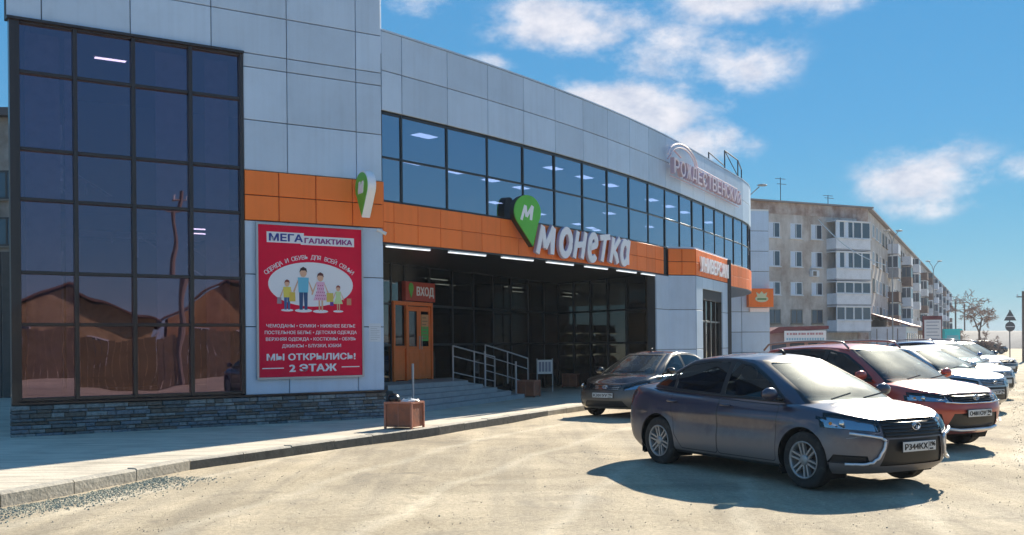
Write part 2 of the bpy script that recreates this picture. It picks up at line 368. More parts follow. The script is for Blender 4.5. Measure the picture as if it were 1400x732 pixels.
for i in range(1, len(KL)-1):
    a, b = KL[i], KL[i+1]; ai, bi = KI[i], KI[i+1]; L = (b-a).length; n = max(1, round(L/1.0))
    for j in range(n):
        f0, f1 = (j+.008)/n, (j+.992)/n; q = MB()
        p0, p1, r0, r1 = a.lerp(b, f0), a.lerp(b, f1), ai.lerp(bi, f0), ai.lerp(bi, f1)
        h = .150+rk.uniform(-.006, .008); c = .02; inn = [(r0-p0).normalized()*c, (r1-p1).normalized()*c]; low = -.03
        if i >= 5: h = .146
        q.add([p0+Z*low, p1+Z*low, p1+Z*(h-c), p0+Z*(h-c), p0+inn[0]+Z*h, p1+inn[1]+Z*h, r0+Z*h, r1+Z*h, r0+Z*low, r1+Z*low],
              [(0, 1, 2, 3), (3, 2, 5, 4), (4, 5, 7, 6), (6, 7, 9, 8), (0, 3, 4, 6, 8), (1, 9, 7, 5, 2)])
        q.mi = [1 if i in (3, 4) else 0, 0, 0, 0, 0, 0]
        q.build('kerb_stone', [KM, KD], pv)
# loose grit: gravel drift along the kerb and chips over the lot
def scatter(name, n, fn, mt, s0, s1, seed):
    rr = random.Random(seed); q = MB()
    for _ in range(n):
        x, y = fn(rr); s = rr.uniform(s0, s1)*(rr.random()**.5+.3); z = hnoise(x, y) if abs(x) < 29 else 0
        a = rr.uniform(0, 6.3); ca, sa = math.cos(a)*s, math.sin(a)*s; h = s*rr.uniform(.5, .9)
        k = rr.uniform(.5, 1)
        q.add([(x+ca, y+sa, z-.002), (x-sa*k, y+ca*k, z-.002), (x-ca, y-sa, z-.002), (x+sa*k, y-ca*k, z-.002), (x+ca*.2, y+sa*.3, z+h), (x-ca*.5, y-sa*.3, z+h*.8)],
              [(0, 1, 4), (1, 5, 4), (1, 2, 5), (2, 3, 5), (3, 4, 5), (3, 0, 4)])
    return tag(q.build(name, mt), kind='stuff')
def drift(rr):
    f = rr.random(); a = KL[2].lerp(KL[1], f) if rr.random() < .55 else KL[2].lerp(KL[3], f*.75)
    return a.x+.10+abs(rr.gauss(.22, .28)), a.y+rr.uniform(-.1, .1)
gv = scatter('gravel', 9000, drift, mat('grey_green_gravel', (.33, .34, .27), .9, var=.4, vscale=40), .006, .017, 5)
tag(gv, 'drift of grey green gravel lying on the asphalt against the kerb', 'gravel')
def chips(rr):
    y = rr.uniform(6.5, 30)**1.0; x = rr.uniform(-.48, .56)*y
    return x, y
gc = scatter('stone_chips', 8000, chips, mat('tan_chips', (.42, .37, .30), .95, var=.4, vscale=30), .003, .010, 6)
tag(gc, 'small tan stone chips strewn over the dusty parking lot', 'gravel')
def verge(rr):
    y = rr.uniform(9, 40); return .50*y+abs(rr.gauss(0, 1.8))+.1, y
gb = scatter('rubble', 6000, verge, mat('rubble_stone', (.42, .36, .27), .95, var=.5, vscale=20), .004, .016, 8)
tag(gb, 'loose stony rubble along the right edge of the parking lot', 'gravel')
# ------------------------------------------------------------------ shop building
def panel_mat(name, col, rough, var, seed, metal=0, spec=.5):
    """painted metal cassette with rain streaks and slight tone differences from piece to piece"""
    m = mat(name, col, rough, metal, var=var, vscale=1.1, bump=.12, bscale=1.6, spec=spec); t = m.node_tree; p = t.nodes['Principled BSDF']; N = t.nodes.new
    oi = N('ShaderNodeObjectInfo'); mr_ = N('ShaderNodeMapRange'); t.links.new(oi.outputs['Random'], mr_.inputs[0]); mr_.inputs[3].default_value = .90; mr_.inputs[4].default_value = 1.06
    mx = N('ShaderNodeMix'); mx.data_type = 'RGBA'; mx.blend_type = 'MULTIPLY'; mx.inputs[0].default_value = 1
    src = p.inputs['Base Color'].links[0].from_socket; t.links.new(src, mx.inputs[6]); t.links.new(mr_.outputs[0], mx.inputs[7])
    tcn = N('ShaderNodeTexCoord'); mp = N('ShaderNodeMapping'); mp.inputs['Scale'].default_value = (9, 9, .35); t.links.new(tcn.outputs['Object'], mp.inputs[0])
    n = N('ShaderNodeTexNoise'); n.inputs['Scale'].default_value = 1; n.inputs['Detail'].default_value = 4; t.links.new(mp.outputs[0], n.inputs[0])
    r = N('ShaderNodeValToRGB'); t.links.new(n.outputs[0], r.inputs[0]); r.color_ramp.elements[0].position = .3; r.color_ramp.elements[0].color = (.84, .84, .84, 1); r.color_ramp.elements[1].position = .55
    m2 = N('ShaderNodeMix'); m2.data_type = 'RGBA'; m2.blend_type = 'MULTIPLY'; m2.inputs[0].default_value = .35
    t.links.new(mx.outputs[2], m2.inputs[6]); t.links.new(r.outputs[0], m2.inputs[7]); t.links.new(m2.outputs[2], p.inputs['Base Color'])
    return m
GREY = panel_mat('grey_cladding', (.53, .65, .80), .42, .08, 1)
ORANGE = panel_mat('orange_cladding', (.97, .225, .045), .5, .06, 2, spec=.25)
BACKING = mat('cladding_backing', (.05, .055, .06), .8)
FRAME = mat('dark_frame', (.022, .012, .012), .4, coat=.3)
FRAMEB = mat('blue_black_frame', (.015, .02, .028), .35)
GT = glass('tower_glass', tint=(.48, .42, .50), refl=.20, gcol=(.84, .62, .84), wave=.15, wscale=.8)
GC = glass('ribbon_glass', tint=(.36, .40, .52), refl=.40, gcol=(.90, .86, 1.0), wave=.05, wscale=1.1)
GP = glass('portico_glass', tint=(.22, .24, .24), refl=.13, gcol=(.8, .82, .82), wave=.05, wscale=1.1)
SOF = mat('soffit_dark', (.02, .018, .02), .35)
WHITEP = mat('white_paint', (.78, .78, .76), .5)
INT_W = mat('interior_wall', (.42, .44, .50), .9); INT_D = mat('interior_dark', (.10, .095, .09), .9); FLOORT = mat('floor_tile', (.32, .30, .27), .35)
shop = thing('shop_building', (0, 24, 0), 'long curved grey and orange clad shopping centre with a square glazed corner tower', 'shopping centre')
def slab(mb, poly, z0, z1):
    n = len(poly); mb.add([Vector((p[0], p[1], z0)) for p in poly]+[Vector((p[0], p[1], z1)) for p in poly],
        [tuple(range(n-1, -1, -1)), tuple(range(n, 2*n))]+[(i, (i+1) % n, n+(i+1) % n, n+i) for i in range(n)])
# footprints (counter-clockwise seen from above is not needed; normals recalculated by eye-insensitive materials)
TWR = [TB, TB-DT*6.9, TB-DT*6.9-NT*9, TB-NT*9]
def curve_poly(off, s0=0, s1=43, step=.69):
    pts = []; s = s0
    while s < s1: pts.append(cv(s, 0, off)); s += step
    return pts
BACKP = [Vector((-6, 70, 0)), Vector((-14, 30, 0))]
# --- carcass: core walls behind the cladding, floor slabs, roof
m = MB()
def wall(mb, p, q, z0, z1, th):
    d = (q-p).normalized(); n = Vector((d.y, -d.x, 0)); mb.obox(p-n*th+Z*z0, q-p, n*th, Z*(z1-z0))
T0 = .05
for (s0, s1, z0, z1) in ((0, 6.86, 7.19, 10.6), (0, 2.86, .70, 7.19)):
    m.obox(tw(s1, z0, -.30), DT*(s1-s0), NT*.26, Z*(z1-z0))
m.obox(tw(0, 0, -.3), -NT*3.3, DT*-.25, Z*10.6)                      # tower right return
m.obox(tw(0, 8.1, -3.6), -NT*6, DT*-.25, Z*2.5)
LD = D(-24.5); m.obox(tw(6.80, 0, -.3), LD*9, DT*.24, Z*10.6)                     # tower left return
m.build('core_wall', BACKING, shop)
m = MB(); slab(m, [tw(.1, 0, -.32), tw(6.6, 0, -.32), tw(6.6, 0, -.32)+LD*8.6, tw(.1, 0, -9)], 10.1, 10.4)
slab(m, curve_poly(-.3, .2, 43)+BACKP+[tw(0, 0, -4)], 7.62, 7.85); m.build('roof_slab', mat('roof_felt', (.08, .08, .08), .9), shop)
m = MB(); slab(m, curve_poly(-.32, .2, 43)+BACKP+[tw(0, 0, -4)], 3.80, 4.38)
slab(m, [tw(.3, 0, -.6), tw(6.45, 0, -.6), tw(6.45, 0, -.6)+LD*8, tw(.3, 0, -9)], 4.05, 4.38)
m.build('floor_slab', mat('slab_underside', (.055, .05, .05), .7), shop)
m = MB(); slab(m, curve_poly(-.36, .2, 43)+BACKP+[tw(0, 0, -4)], 6.62, 6.70); slab(m, [tw(.3, 0, -.5), tw(6.45, 0, -.5), tw(6.45, 0, -.5)+LD*8, tw(.3, 0, -9)], 7.22, 7.3)
m.build('hung_ceiling', INT_W, shop)
m = MB()
for a, b in (((-6, 60), (3.5, 60)), ((-12, 30), (-6, 60))):
    wall(m, Vector((*a, 0)), Vector((*b, 0)), 0, 7.6, .3)
wall(m, Vector((-6.5, 28, 0)), Vector((0.5, 48, 0)), 4.4, 6.6, .2)       # partition behind the upper shop
wall(m, Vector((-9, 25, 0)), Vector((-1.5, 42, 0)), 0, 3.8, .2)
wall(m, tw(5.2, 0, -5.5), tw(.3, 0, -5.5), 0, 7.2, .2)
m.build('inner_wall', INT_D, shop)
m = MB(); slab(m, [gw(-3, 0, -.1), gw(20, 0, -.1), gw(20, 0, -9), gw(-3, 0, -9)], .1, .66)
slab(m, [tw(.3, 0, -.4), tw(6.5, 0, -.4), tw(5.4, 0, -5.4), tw(.3, 0, -5.4)], .1, .72); m.build('inner_floor', FLOORT, shop)
# --- stone plinth under the tower
PB = mat('plinth_mortar', (.05, .055, .06), .95, var=.3, vscale=8)
m = MB(); m.obox(tw(6.80, 0, -.32), DT*6.84, NT*.30, Z*.66); m.obox(tw(0, 0, -.02), -NT*3.0, DT*.04, Z*.66); m.obox(tw(6.82, 0, -.02), LD*8, DT*.04, Z*.66); plb = m.build('plinth', PB, shop)
STN = [mat('plinth_stone_%s' % n, c, .8, var=.45, vscale=14, bump=.8, bscale=35) for n, c in (('slate', (.13, .15, .16)), ('blue', (.16, .19, .22)), ('brown', (.15, .13, .11)), ('pale', (.25, .27, .27)))]
rs = random.Random(11)
rest = MB(); cnt = 0; zz = .12
while zz < .66:
    h = rs.choice((.055, .07, .085)); h = min(h, .675-zz)
    s = 6.85
    while s > -.03:
        w = rs.uniform(.14, .42); w = min(w, s+.04); off = rs.uniform(.02, .06)
        q = MB() if cnt < 290 else rest
        if q is rest: q.m = rs.randrange(4)
        q.bbox(tw(s, zz+.004, -.02), DT*(w-.008), Z*(h-.009), NT*(off+.02), .012)
        if q is not rest: q.build('stone', STN[rs.randrange(4)], plb); cnt += 1
        s -= w
    zz += h
if rest.v: tag(rest.build('stonework', STN, plb), kind='stuff')
m = MB(); m.obox(tw(6.83, .68, -.1), DT*6.86, NT*.17, Z*.03); m.build('plinth_coping', FRAME, shop)
# --- tower cladding
rgp = random.Random(77)
def panel(name, mt, o, a, b, n, th=.045, r=.008, gap=.008):
    q = MB(); au, bu = a.normalized()*gap, b.normalized()*gap; n = (n+a.normalized()*rgp.uniform(-.006, .006)+b.normalized()*rgp.uniform(-.006, .006)).normalized()
    q.bbox(o+au+bu, a-au*2, b-bu*2, n*th, r); return q.build(name, mt, shop)
TV = [0, .56, 2.0, 3.45, 4.88, 6.32, 6.86]; TZ = [7.19, 7.95, 8.93, 9.93, 10.65]
for i in range(6):
    for j in range(4): panel('cladding_panel', GREY, tw(TV[i+1], TZ[j], -.04), DT*(TV[i+1]-TV[i]), Z*(TZ[j+1]-TZ[j]), NT)
TV2 = [0, .56, 2.0, 2.86]
for z0, z1 in ((.70, 2.0), (2.0, 3.0), (3.0, 4.02), (4.97, 5.93), (5.93, 6.93), (6.93, 7.19)):
    for i in range(3): panel('cladding_panel', GREY, tw(TV2[i+1], z0, -.04), DT*(TV2[i+1]-TV2[i]), Z*(z1-z0), NT)
for i in range(9):                                                    # right return
    for z0, z1 in ((7.6, 8.6), (8.6, 9.6), (9.6, 10.65)):
        q = MB(); q.bbox(tw(0, z0+.008, -.04)-NT*(i*1.0), -NT*.984, Z*(z1-z0-.016), DT*.03, .006); q.build('cladding_panel', GREY, shop)
for z0, z1 in ((.70, 2.0), (2.0, 3.0), (3.0, 4.02)):
    for i in range(3):
        q = MB(); q.bbox(tw(0, z0+.008, -.04)-NT*i, -NT*.984, Z*(z1-z0-.016), DT*.03, .006); q.build('cladding_panel', GREY, shop)
OV = [0, .67, 1.44, 2.19, 2.86]
for z0, z1 in ((4.02, 4.5), (4.5, 4.97)):
    for i in range(4): panel('orange_panel', ORANGE, tw(OV[i+1], z0, -.01), DT*(OV[i+1]-OV[i]), Z*(z1-z0), NT, .05)
q = MB(); q.obox(tw(0, 4.02, -.01), -NT*.5, DT*.04, Z*.95); q.build('orange_panel', ORANGE, shop)
m = MB(); m.obox(tw(6.9, 10.65, -.35), DT*6.95, NT*.40, Z*.04); m.obox(tw(-.05, 10.65, -.35), -NT*9, -DT*.3, Z*.04); m.build('parapet_cap', WHITEP, shop)
# --- tower glazing: 4 x 6 panes, dark frame
GV = [2.90, 3.84, 4.84, 5.80, 6.70]; GZ = [.76, 2.03, 2.91, 4.15, 5.00, 6.30, 7.14]
rg = random.Random(5)
def pane(name, mt, o, a, b, n, parent, jit=.0035, th=.012):
    j1, j2 = rg.uniform(-jit, jit), rg.uniform(-jit, jit)
    q = MB(); q.obox(o, a+n*a.length*j1, b+n*b.length*j2, n*th); return q.build(name, mt, parent)
for i in range(4):
    for j in range(6): pane('glass_pane', GT, tw(GV[i+1]-.03, GZ[j]+.02, -.06), DT*(GV[i+1]-GV[i]-.06), Z*(GZ[j+1]-GZ[j]-.04), NT, shop, .006)
for s in GV: q = MB(); q.bbox(tw(s+.035, .73, -.12), DT*.07, Z*6.46, NT*.15, .008); q.build('mullion', FRAME, shop)
for z in GZ:
    for i in range(4): q = MB(); q.bbox(tw(GV[i+1]-.035, z-.03, -.11), DT*(GV[i+1]-GV[i]-.07), Z*.06, NT*.125, .008); q.build('transom', FRAME, shop)
q = MB(); q.obox(tw(6.82, .7, -.2), DT*.10, NT*.23, Z*6.48); q.build('corner_post', FRAME, shop)
q = MB(); q.obox(tw(6.86, 7.15, -.05), DT*4.0, NT*.13, Z*.045); q.build('head_flashing', FRAME, shop)
# inner blinds/curtain strips and stair seen dimly through the tower glass
m = MB()
m.obox(tw(3.2, 4.4, -3.2), DT*.05, NT*.05, Z*1.0)
for k in range(7): m.obox(tw(5.6-.5*k, 4.4-.3*k+.02, -3.4), DT*.03, NT*.03, Z*.95)
m.path([tw(5.6, 5.37, -3.4), tw(2.6, 3.57, -3.4)], .03); m.path([tw(5.6, 4.9, -3.4), tw(2.6, 3.1, -3.4)], .02)
m.obox(tw(5.7, 4.15, -3.3), DT*3.2, -NT*1.2, Z*-.12-DT*0); m.build('inner_stair', WHITEP, shop)
for (s, w) in ((6.6, .62), (5.9, .22), (4.35, .55), (3.45, .45)):
    q = MB(); q.obox(tw(s, .8, -.5), DT*w, NT*.03, Z*6.3); q.build('curtain', mat('curtain_cloth', (.62, .60, .62), .9, var=.2, vscale=6), shop)
# --- curved wall: parapet panels, ribbon glazing, orange band
MODS = [0]+[.57+1.38*k for k in range(31)]
q = MB(); nS = 62; pts0 = []
for (z0, z1, off, th) in ((6.45, 8.08, -.05, .22), (3.74, 4.56, -.05, .22)):
    q = MB()
    for k in range(nS):
        s0, s1 = k*.69, (k+1)*.69
        if s1 > 43: break
        a, b = cv(s0, z0, off), cv(s1, z0, off); n0, n1 = cn(s0), cn(s1)
        q.add([a, b, b-n1*th, a-n0*th, a+Z*(z1-z0), b+Z*(z1-z0), b-n1*th+Z*(z1-z0), a-n0*th+Z*(z1-z0)], [(0, 3, 2, 1), (4, 5, 6, 7), (0, 1, 5, 4), (2, 3, 7, 6)])
    q.build('core_wall', BACKING, shop)
for i in range(len(MODS)-1):
    s0, s1 = MODS[i], MODS[i+1]
    if s1 > 42: break
    a0, a1 = cv(s0), cv(s1); d = a1-a0; n = Vector((d.y, -d.x, 0)).normalized()
    for z0, z1 in ((6.45, 7.27), (7.27, 8.08)): panel('cladding_panel', GREY, a0+Z*z0-n*.03, d, Z*(z1-z0), n)
    for z0, z1 in ((4.60, 5.50), (5.50, 6.40)): pane('glass_pane', GC, a0+d.normalized()*.02+Z*(z0+.02)-n*.045, d-d.normalized()*.04, Z*(z1-z0-.04), n, shop, .005)
    q = MB(); q.bbox(a0-d.normalized()*.025+Z*4.57-n*.07, d.normalized()*.05, Z*1.86, n*.065, .006); q.build('mullion', FRAMEB, shop)
    for z in (4.575, 5.475, 6.385): q = MB(); q.bbox(a0+d.normalized()*.026+Z*z-n*.07, d-d.normalized()*.052, Z*.045, n*.06, .006); q.build('transom', FRAMEB, shop)
    q = MB(); q.obox(a0+Z*8.08-n*.25, d, n*.28, Z*.035); q.build('parapet_cap', GREY, shop)
HM = [0]+[.30+.69*k for k in range(63)]
for i in range(len(HM)-1):
    s0, s1 = HM[i], HM[i+1]
    if s1 > 42 or (13.0 < (s0+s1)/2 < 18.2): continue
    a0, a1 = cv(s0), cv(s1); d = a1-a0; n = Vector((d.y, -d.x, 0)).normalized()
    for z0, z1 in ((3.74, 4.16), (4.16, 4.575)): panel('orange_panel', ORANGE, a0+Z*z0-n*.02, d, Z*(z1-z0), n, .05, .006, .005)
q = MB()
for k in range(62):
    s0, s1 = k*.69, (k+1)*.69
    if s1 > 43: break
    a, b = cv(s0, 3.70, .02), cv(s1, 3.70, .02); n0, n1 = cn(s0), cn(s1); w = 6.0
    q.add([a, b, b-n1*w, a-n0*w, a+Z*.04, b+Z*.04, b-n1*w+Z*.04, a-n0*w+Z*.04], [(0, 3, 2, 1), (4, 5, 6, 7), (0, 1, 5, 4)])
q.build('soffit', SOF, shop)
# --- recessed glass wall of the portico
GZ2 = [.70, 1.62, 2.66, 3.70]; t = -2.3; k = 0
gts = [-2.3, -1.25, -.62, .62]+[.62+1.225*k for k in range(1, 8)]
for i in range(len(gts)-1):
    t0, t1 = gts[i], gts[i+1]
    q = MB(); q.bbox(gw(t0-.03, .14, -.06), GD*.06, Z*3.56, GN*.1, .006); q.build('mullion', FRAMEB, shop)
    for j in range(3):
        if abs((t0+t1)/2) < .7 and j < 2: continue
        z0 = GZ2[j] if j else .16
        pane('glass_pane', GP, gw(t0+.03, z0+.02), GD*(t1-t0-.06), Z*(GZ2[j+1]-z0-.04), GN, shop, .006)
        q = MB(); q.bbox(gw(t0+.03, GZ2[j+1]-.03, -.05), GD*(t1-t0-.06), Z*.06, GN*.08, .006); q.build('transom', FRAMEB, shop)
# wall joining the tower's back corner to the glass wall
# --- projecting box with the second entrance, and its pier
P1 = cv(13.15); P2 = P1+D(72)*.95; BXD = D(24.5); BXN = Vector((BXD.y, -BXD.x, 0)); P3 = P2+BXD*4.85; P4 = cv(18.3)
s1n = Vector((D(72).y, -D(72).x, 0))
def quad_panels(name, mt, p, q_, z0, z1, nx_, zs, th=.045):
    d = q_-p; n = Vector((d.y, -d.x, 0)).normalized()
    for i in range(nx_):
        for z_0, z_1 in zip(zs[:-1], zs[1:]): panel(name, mt, p+d*(i/nx_)+Z*z_0, d/nx_, Z*(z_1-z_0), n, th)
def core(p, q_, z0, z1, th=.25):
    m = MB(); d = q_-p; n = Vector((d.y, -d.x, 0)).normalized(); m.obox(p+Z*z0-n*th, d, n*(th-.002), Z*(z1-z0)); return m.build('core_wall', BACKING, shop)
core(P1, P2, 0, 4.56); core(P2, P3, 3.0, 4.56)
quad_panels('orange_panel', ORANGE, P1, P2, 0, 0, 2, [3.74, 4.16, 4.575])
quad_panels('cladding_panel', GREY, P1, P2, 0, 0, 1, [.14, 1.4, 2.65, 3.73])
quad_panels('orange_panel', ORANGE, P2, P3, 0, 0, 7, [3.74, 4.16, 4.575])
PW0, PW1 = .85, 3.75
quad_panels('cladding_panel', GREY, P2, P2+BXD*PW0, 0, 0, 1, [.14, 1.4, 2.65, 3.73])
quad_panels('cladding_panel', GREY, P2+BXD*PW1, P3, 0, 0, 1, [.14, 1.4, 2.65, 3.73])
core(P2, P2+BXD*PW0, 0, 3.1); core(P2+BXD*PW1, P3, 0, 3.1); core(P3, P4, 0, 4.56)
quad_panels('cladding_panel', GREY, P3, P4, 0, 0, 1, [.14, 1.4, 2.65, 3.73])
q = MB(); slab(q, [P1, P2, P3, P4], 4.58, 4.63); q.build('box_roof', GREY, shop)
quad_panels('cladding_panel', GREY, P2+BXD*PW0, P2+BXD*PW1, 0, 0, 2, [3.35, 3.73])
for i in range(4):
    o = P2+BXD*(PW0+(PW1-PW0)*i/4)-BXN*.12; w = (PW1-PW0)/4
    for z0, z1 in ((.2, 2.3), (2.3, 3.35)):
        pane('glass_pane', GP, o+BXD*.03+Z*(z0+.03), BXD*(w-.06), Z*(z1-z0-.06), BXN, shop, .004)
        q = MB(); q.bbox(o+Z*(z1-.03), BXD*w, Z*.06, BXN*.07, .006); q.build('transom', FRAME, shop)
    q = MB(); q.bbox(o-BXD*.03+Z*.14, BXD*.06, Z*3.2, BXN*.08, .006); q.build('mullion', FRAME, shop)
# pier between portico and box
sA = 12.05; PA = cv(sA); core(PA, P1, 0, 3.7)
quad_panels('cladding_panel', GREY, PA, P1, 0, 0, 1, [.14, 1.4, 2.65, 3.70])
PBk = gw(9.2, 0); ed = (PA-cn(sA)*.3-PBk); el3 = ed.length; ed.normalize(); en = Vector((ed.y, -ed.x, 0)); ne = 5
for i in range(ne):
    w = el3/ne; o = PBk+ed*w*i
    for z0, z1 in ((.16, 1.62), (1.62, 2.66), (2.66, 3.70)):
        pane('glass_pane', GP, o+ed*.03+Z*(z0+.02), ed*(w-.06), Z*(z1-z0-.04), en, shop, .006)
        q = MB(); q.bbox(o+ed*.03+Z*(z1-.03)-en*.05, ed*(w-.06), Z*.06, en*.08, .006); q.build('transom', FRAMEB, shop)
    q = MB(); q.bbox(o-ed*.03+Z*.14-en*.06, ed*.06, Z*3.56, en*.1, .006); q.build('mullion', FRAMEB, shop)
# lower wall recessed under the far overhang
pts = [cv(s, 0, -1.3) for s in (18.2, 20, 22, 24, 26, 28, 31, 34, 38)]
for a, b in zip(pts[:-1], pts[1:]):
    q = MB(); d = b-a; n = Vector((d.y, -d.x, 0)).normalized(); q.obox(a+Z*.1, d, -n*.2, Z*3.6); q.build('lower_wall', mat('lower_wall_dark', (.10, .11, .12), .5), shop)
# --- clad wing beyond the curve
wing = thing('clad_wing', (12.2, 50, 0), 'flat grey clad wing of the centre standing right of the curved corner', 'building')
W0, W1 = Vector((8.6, 49.0, 0)), Vector((13.02, 50.0, 0)); wd = W1-W0; wnn = Vector((wd.y, -wd.x, 0)).normalized()
q = MB(); q.obox(W0, wd, -wnn*8, Z*8.2); q.build('core_wall', BACKING, wing)
for i in range(3):
    for j in range(8):
        q = MB(); o = W0+wd*(i/3)+Z*(.05+j*1.02); q.bbox(o+wd.normalized()*.012+Z*.012, wd/3-wd.normalized()*.024, Z*.996, wnn*.04, .008); q.build('cladding_panel', GREY, wing)
for j in range(8):
    for i in range(4):
        q = MB(); o = W1-wnn*(2*i)+Z*(.05+j*1.02); q.bbox(o+Z*.012, -wnn*1.97, Z*.996, wd.normalized()*.04, .008); q.build('cladding_panel', GREY, wing)
q = MB(); q.obox(W0+Z*8.2+wnn*.05, wd, -wnn*8, Z*.08); q.build('parapet_cap', WHITEP, wing)
# roof ladder rail above the curved parapet
rl = thing('roof_railing', tuple(cv(20.8, 8.1, -.3)), 'thin steel railing on the curved roof edge above the neon letters', 'railing')
m = MB(); a = [cv(s, 8.1, -.35) for s in (19.0, 21.3, 23.6, 26)]
for k, p in enumerate(a): m.tube(p, p+Z*(.95 if k else .5), .025, n=6)
m.build('post', FRAMEB, rl)
m = MB(); m.path([p+Z*.95 for p in a[1:]], .025); m.path([a[0]+Z*.5, a[1]+Z*.35], .02); m.path([a[1]+Z*.95, a[2]+Z*.3], .018); m.build('rail', FRAMEB, rl)
q = MB(); q.tube(cv(.05, 8.1, -.25)+Z*0, cv(.05, 9.9, -.25), .02, n=6); tag(q.build('roof_mast', WHITEP, base=True), 'thin pale mast on the roof beside the tower edge', 'mast')
# --- ceiling lights: tubes under the band and panels in the upper shop
LT = emis('tube_light', (.9, .95, 1), .55); LP_ = emis('panel_light', (.92, .97, 1), 2.2)
ORD = ['first', 'second', 'third', 'fourth', 'fifth', 'sixth', 'seventh', 'eighth', 'ninth', 'tenth', 'eleventh', 'twelfth', 'thirteenth']
for k, (s0, s1) in enumerate(((.1, 1.35), (1.95, 3.2), (3.8, 5.05), (5.65, 6.9), (7.5, 8.75), (9.35, 10.6), (11.0, 12.0))):
    t_ = thing('tube_light', tuple(cv((s0+s1)/2, 3.66, -.02)), 'white tube light under the orange band, %s from the tower' % ORD[k], 'light', 'tube lights under the orange band')
    q = MB(); a, b = cv(s0, 3.665, .03), cv(s1, 3.665, .03); d = b-a; n = cn(s0); q.obox(a-n*.05, d, n*.06, Z*.03); q.build('housing', WHITEP, t_)
    q = MB(); q.obox(a-n*.045-Z*.02, d, n*.05, Z*.018); q.build('diffuser', LT, t_)
rl_ = random.Random(2); nlt = 0
for row, dep in enumerate((1.6, 4.2, 6.6)):
    for k in range(13):
        s = 1.0+k*1.9+row*.7
        if rl_.random() < .42: continue
        p = cv(s, 6.59, -dep); d = D(phi(s)); n = cn(s)
        t_ = thing('ceiling_light', tuple(p), 'ceiling light in the %s row behind the %s ribbon window from the tower' % (('front', 'middle', 'back')[row], ORD[k]), 'light', 'ceiling lights of the upper shop')
        q = MB(); q.obox(p-d*.33-n*.18, d*.66, n*.36, Z*.025); q.build('light_frame', WHITEP, t_)
        q = MB(); q.obox(p-d*.3-n*.15-Z*.012, d*.6, n*.3, Z*.011); q.build('diffuser', LP_, t_); nlt += 1
for k, (s, dep, z) in enumerate(((3.5, 1.6, 3.98), (3.3, 2.4, 3.98), (5.2, 1.8, 7.18))):
    p = tw(s, z, -dep); t_ = thing('ceiling_light', tuple(p), ('upper strip light of the left pair behind the tower glazing', 'deeper strip light of the pair behind the tower glazing', 'strip light on the top ceiling of the glazed tower')[k], 'light', 'ceiling lights of the tower')
    q = MB(); q.obox(p, DT*.6, NT*.14, Z*.025); q.build('light_frame', WHITEP, t_); q = MB(); q.obox(p-Z*.012+DT*.02+NT*.02, DT*.56, NT*.1, Z*.011); q.build('diffuser', emis('tower_light', (.9, .95, 1), 3), t_)
# ground-floor interior: shelving with lit strips, right half of the portico
sh_c = [mat('goods_%d' % i, c, .6) for i, c in enumerate(((.5, .12, .08), (.6, .5, .2), (.15, .3, .12), (.5, .5, .48), (.1, .18, .4)))]
for k in range(7):
    t0 = 4+k*2.0; dep = 2.6+(k % 2)*.5 if k < 4 else .9
    t_ = thing('shop_shelf', tuple(gw(t0+.7, .66, -dep)), '%s shelf unit from the orange door, stocked, inside behind the portico glass' % ORD[k], 'shelf', 'shelves inside the ground floor shop')
    q = MB(); q.obox(gw(t0, .66, -dep-.4), GD*1.6, GN*.03, Z*1.7)
    q.build('shelf_back', INT_W, t_)
    for j in range(4):
        q = MB(); q.obox(gw(t0, .75+j*.42, -dep-.38), GD*1.6, GN*.38, Z*.025); q.build('shelf_board', WHITEP, t_)
        q = MB(); u = 0.03
        while u < 1.5:
            w = rl_.uniform(.06, .16); q.m = rl_.randrange(5); q.obox(gw(t0+u, .775+j*.42, -dep-.3), GD*(w-.01), GN*.2, Z*rl_.uniform(.15, .32)); u += w
        tag(q.build('goods', sh_c, t_), kind='stuff')
        if k > 3 and j: q = MB(); q.obox(gw(t0+.1, .745+j*.42, -dep-.02), GD*1.4, GN*.03, -Z*.02); q.build('shelf_light', emis('shelf_glow', (1, .85, .6), 1.1), t_)
for k in range(6):
    p = gw(3+k*2.6, 3.60, -1.6-(k % 2)*1.2)
    t_ = thing('strip_light', tuple(p), '%s strip light from the orange door on the ground floor shop ceiling' % ORD[k], 'light', 'strip lights inside the ground floor')
    q = MB(); q.obox(p, GD*1.2, GN*.12, Z*.04); q.build('housing', WHITEP, t_); q = MB(); q.obox(p-Z*.012+GN*.01, GD*1.2, GN*.1, Z*.011); q.build('diffuser', emis('strip_glow', (1, .93, .8), 1.8), t_)
# --- entrance door
ODR = mat('orange_door', (.90, .20, .03), .45, var=.12, vscale=3); DG = glass('door_glass', (.10, .12, .11), .06, wave=.03)
door = thing('entrance_door', tuple(gw(0, .70)), 'orange double door with glazed tops under the red ВХОД sign', 'door')
def gq(t0, t1, z0, z1, o0, o1): q = MB(); q.bbox(gw(t0, z0, o0), GD*(t1-t0), Z*(z1-z0), GN*(o1-o0), .006); return q
for (t0, t1, z0, z1) in ((-1.25, -1.17, .7, 2.74), (-.66, -.58, .7, 2.74), (.58, .66, .7, 2.74), (-1.17, -.66, 2.64, 2.74), (-.58, .58, 2.64, 2.74)): gq(t0, t1, z0, z1, -.02, .10).build('door_frame', ODR, door)
gq(-1.17, -.66, .72, 1.55, 0, .05).build('side_panel', ODR, door); q = gq(-1.17, -.66, 1.6, 2.64, .02, .03); q.build('side_glass', DG, door); gq(-1.17, -.66, 1.53, 1.6, 0, .08).build('side_rail', ODR, door)
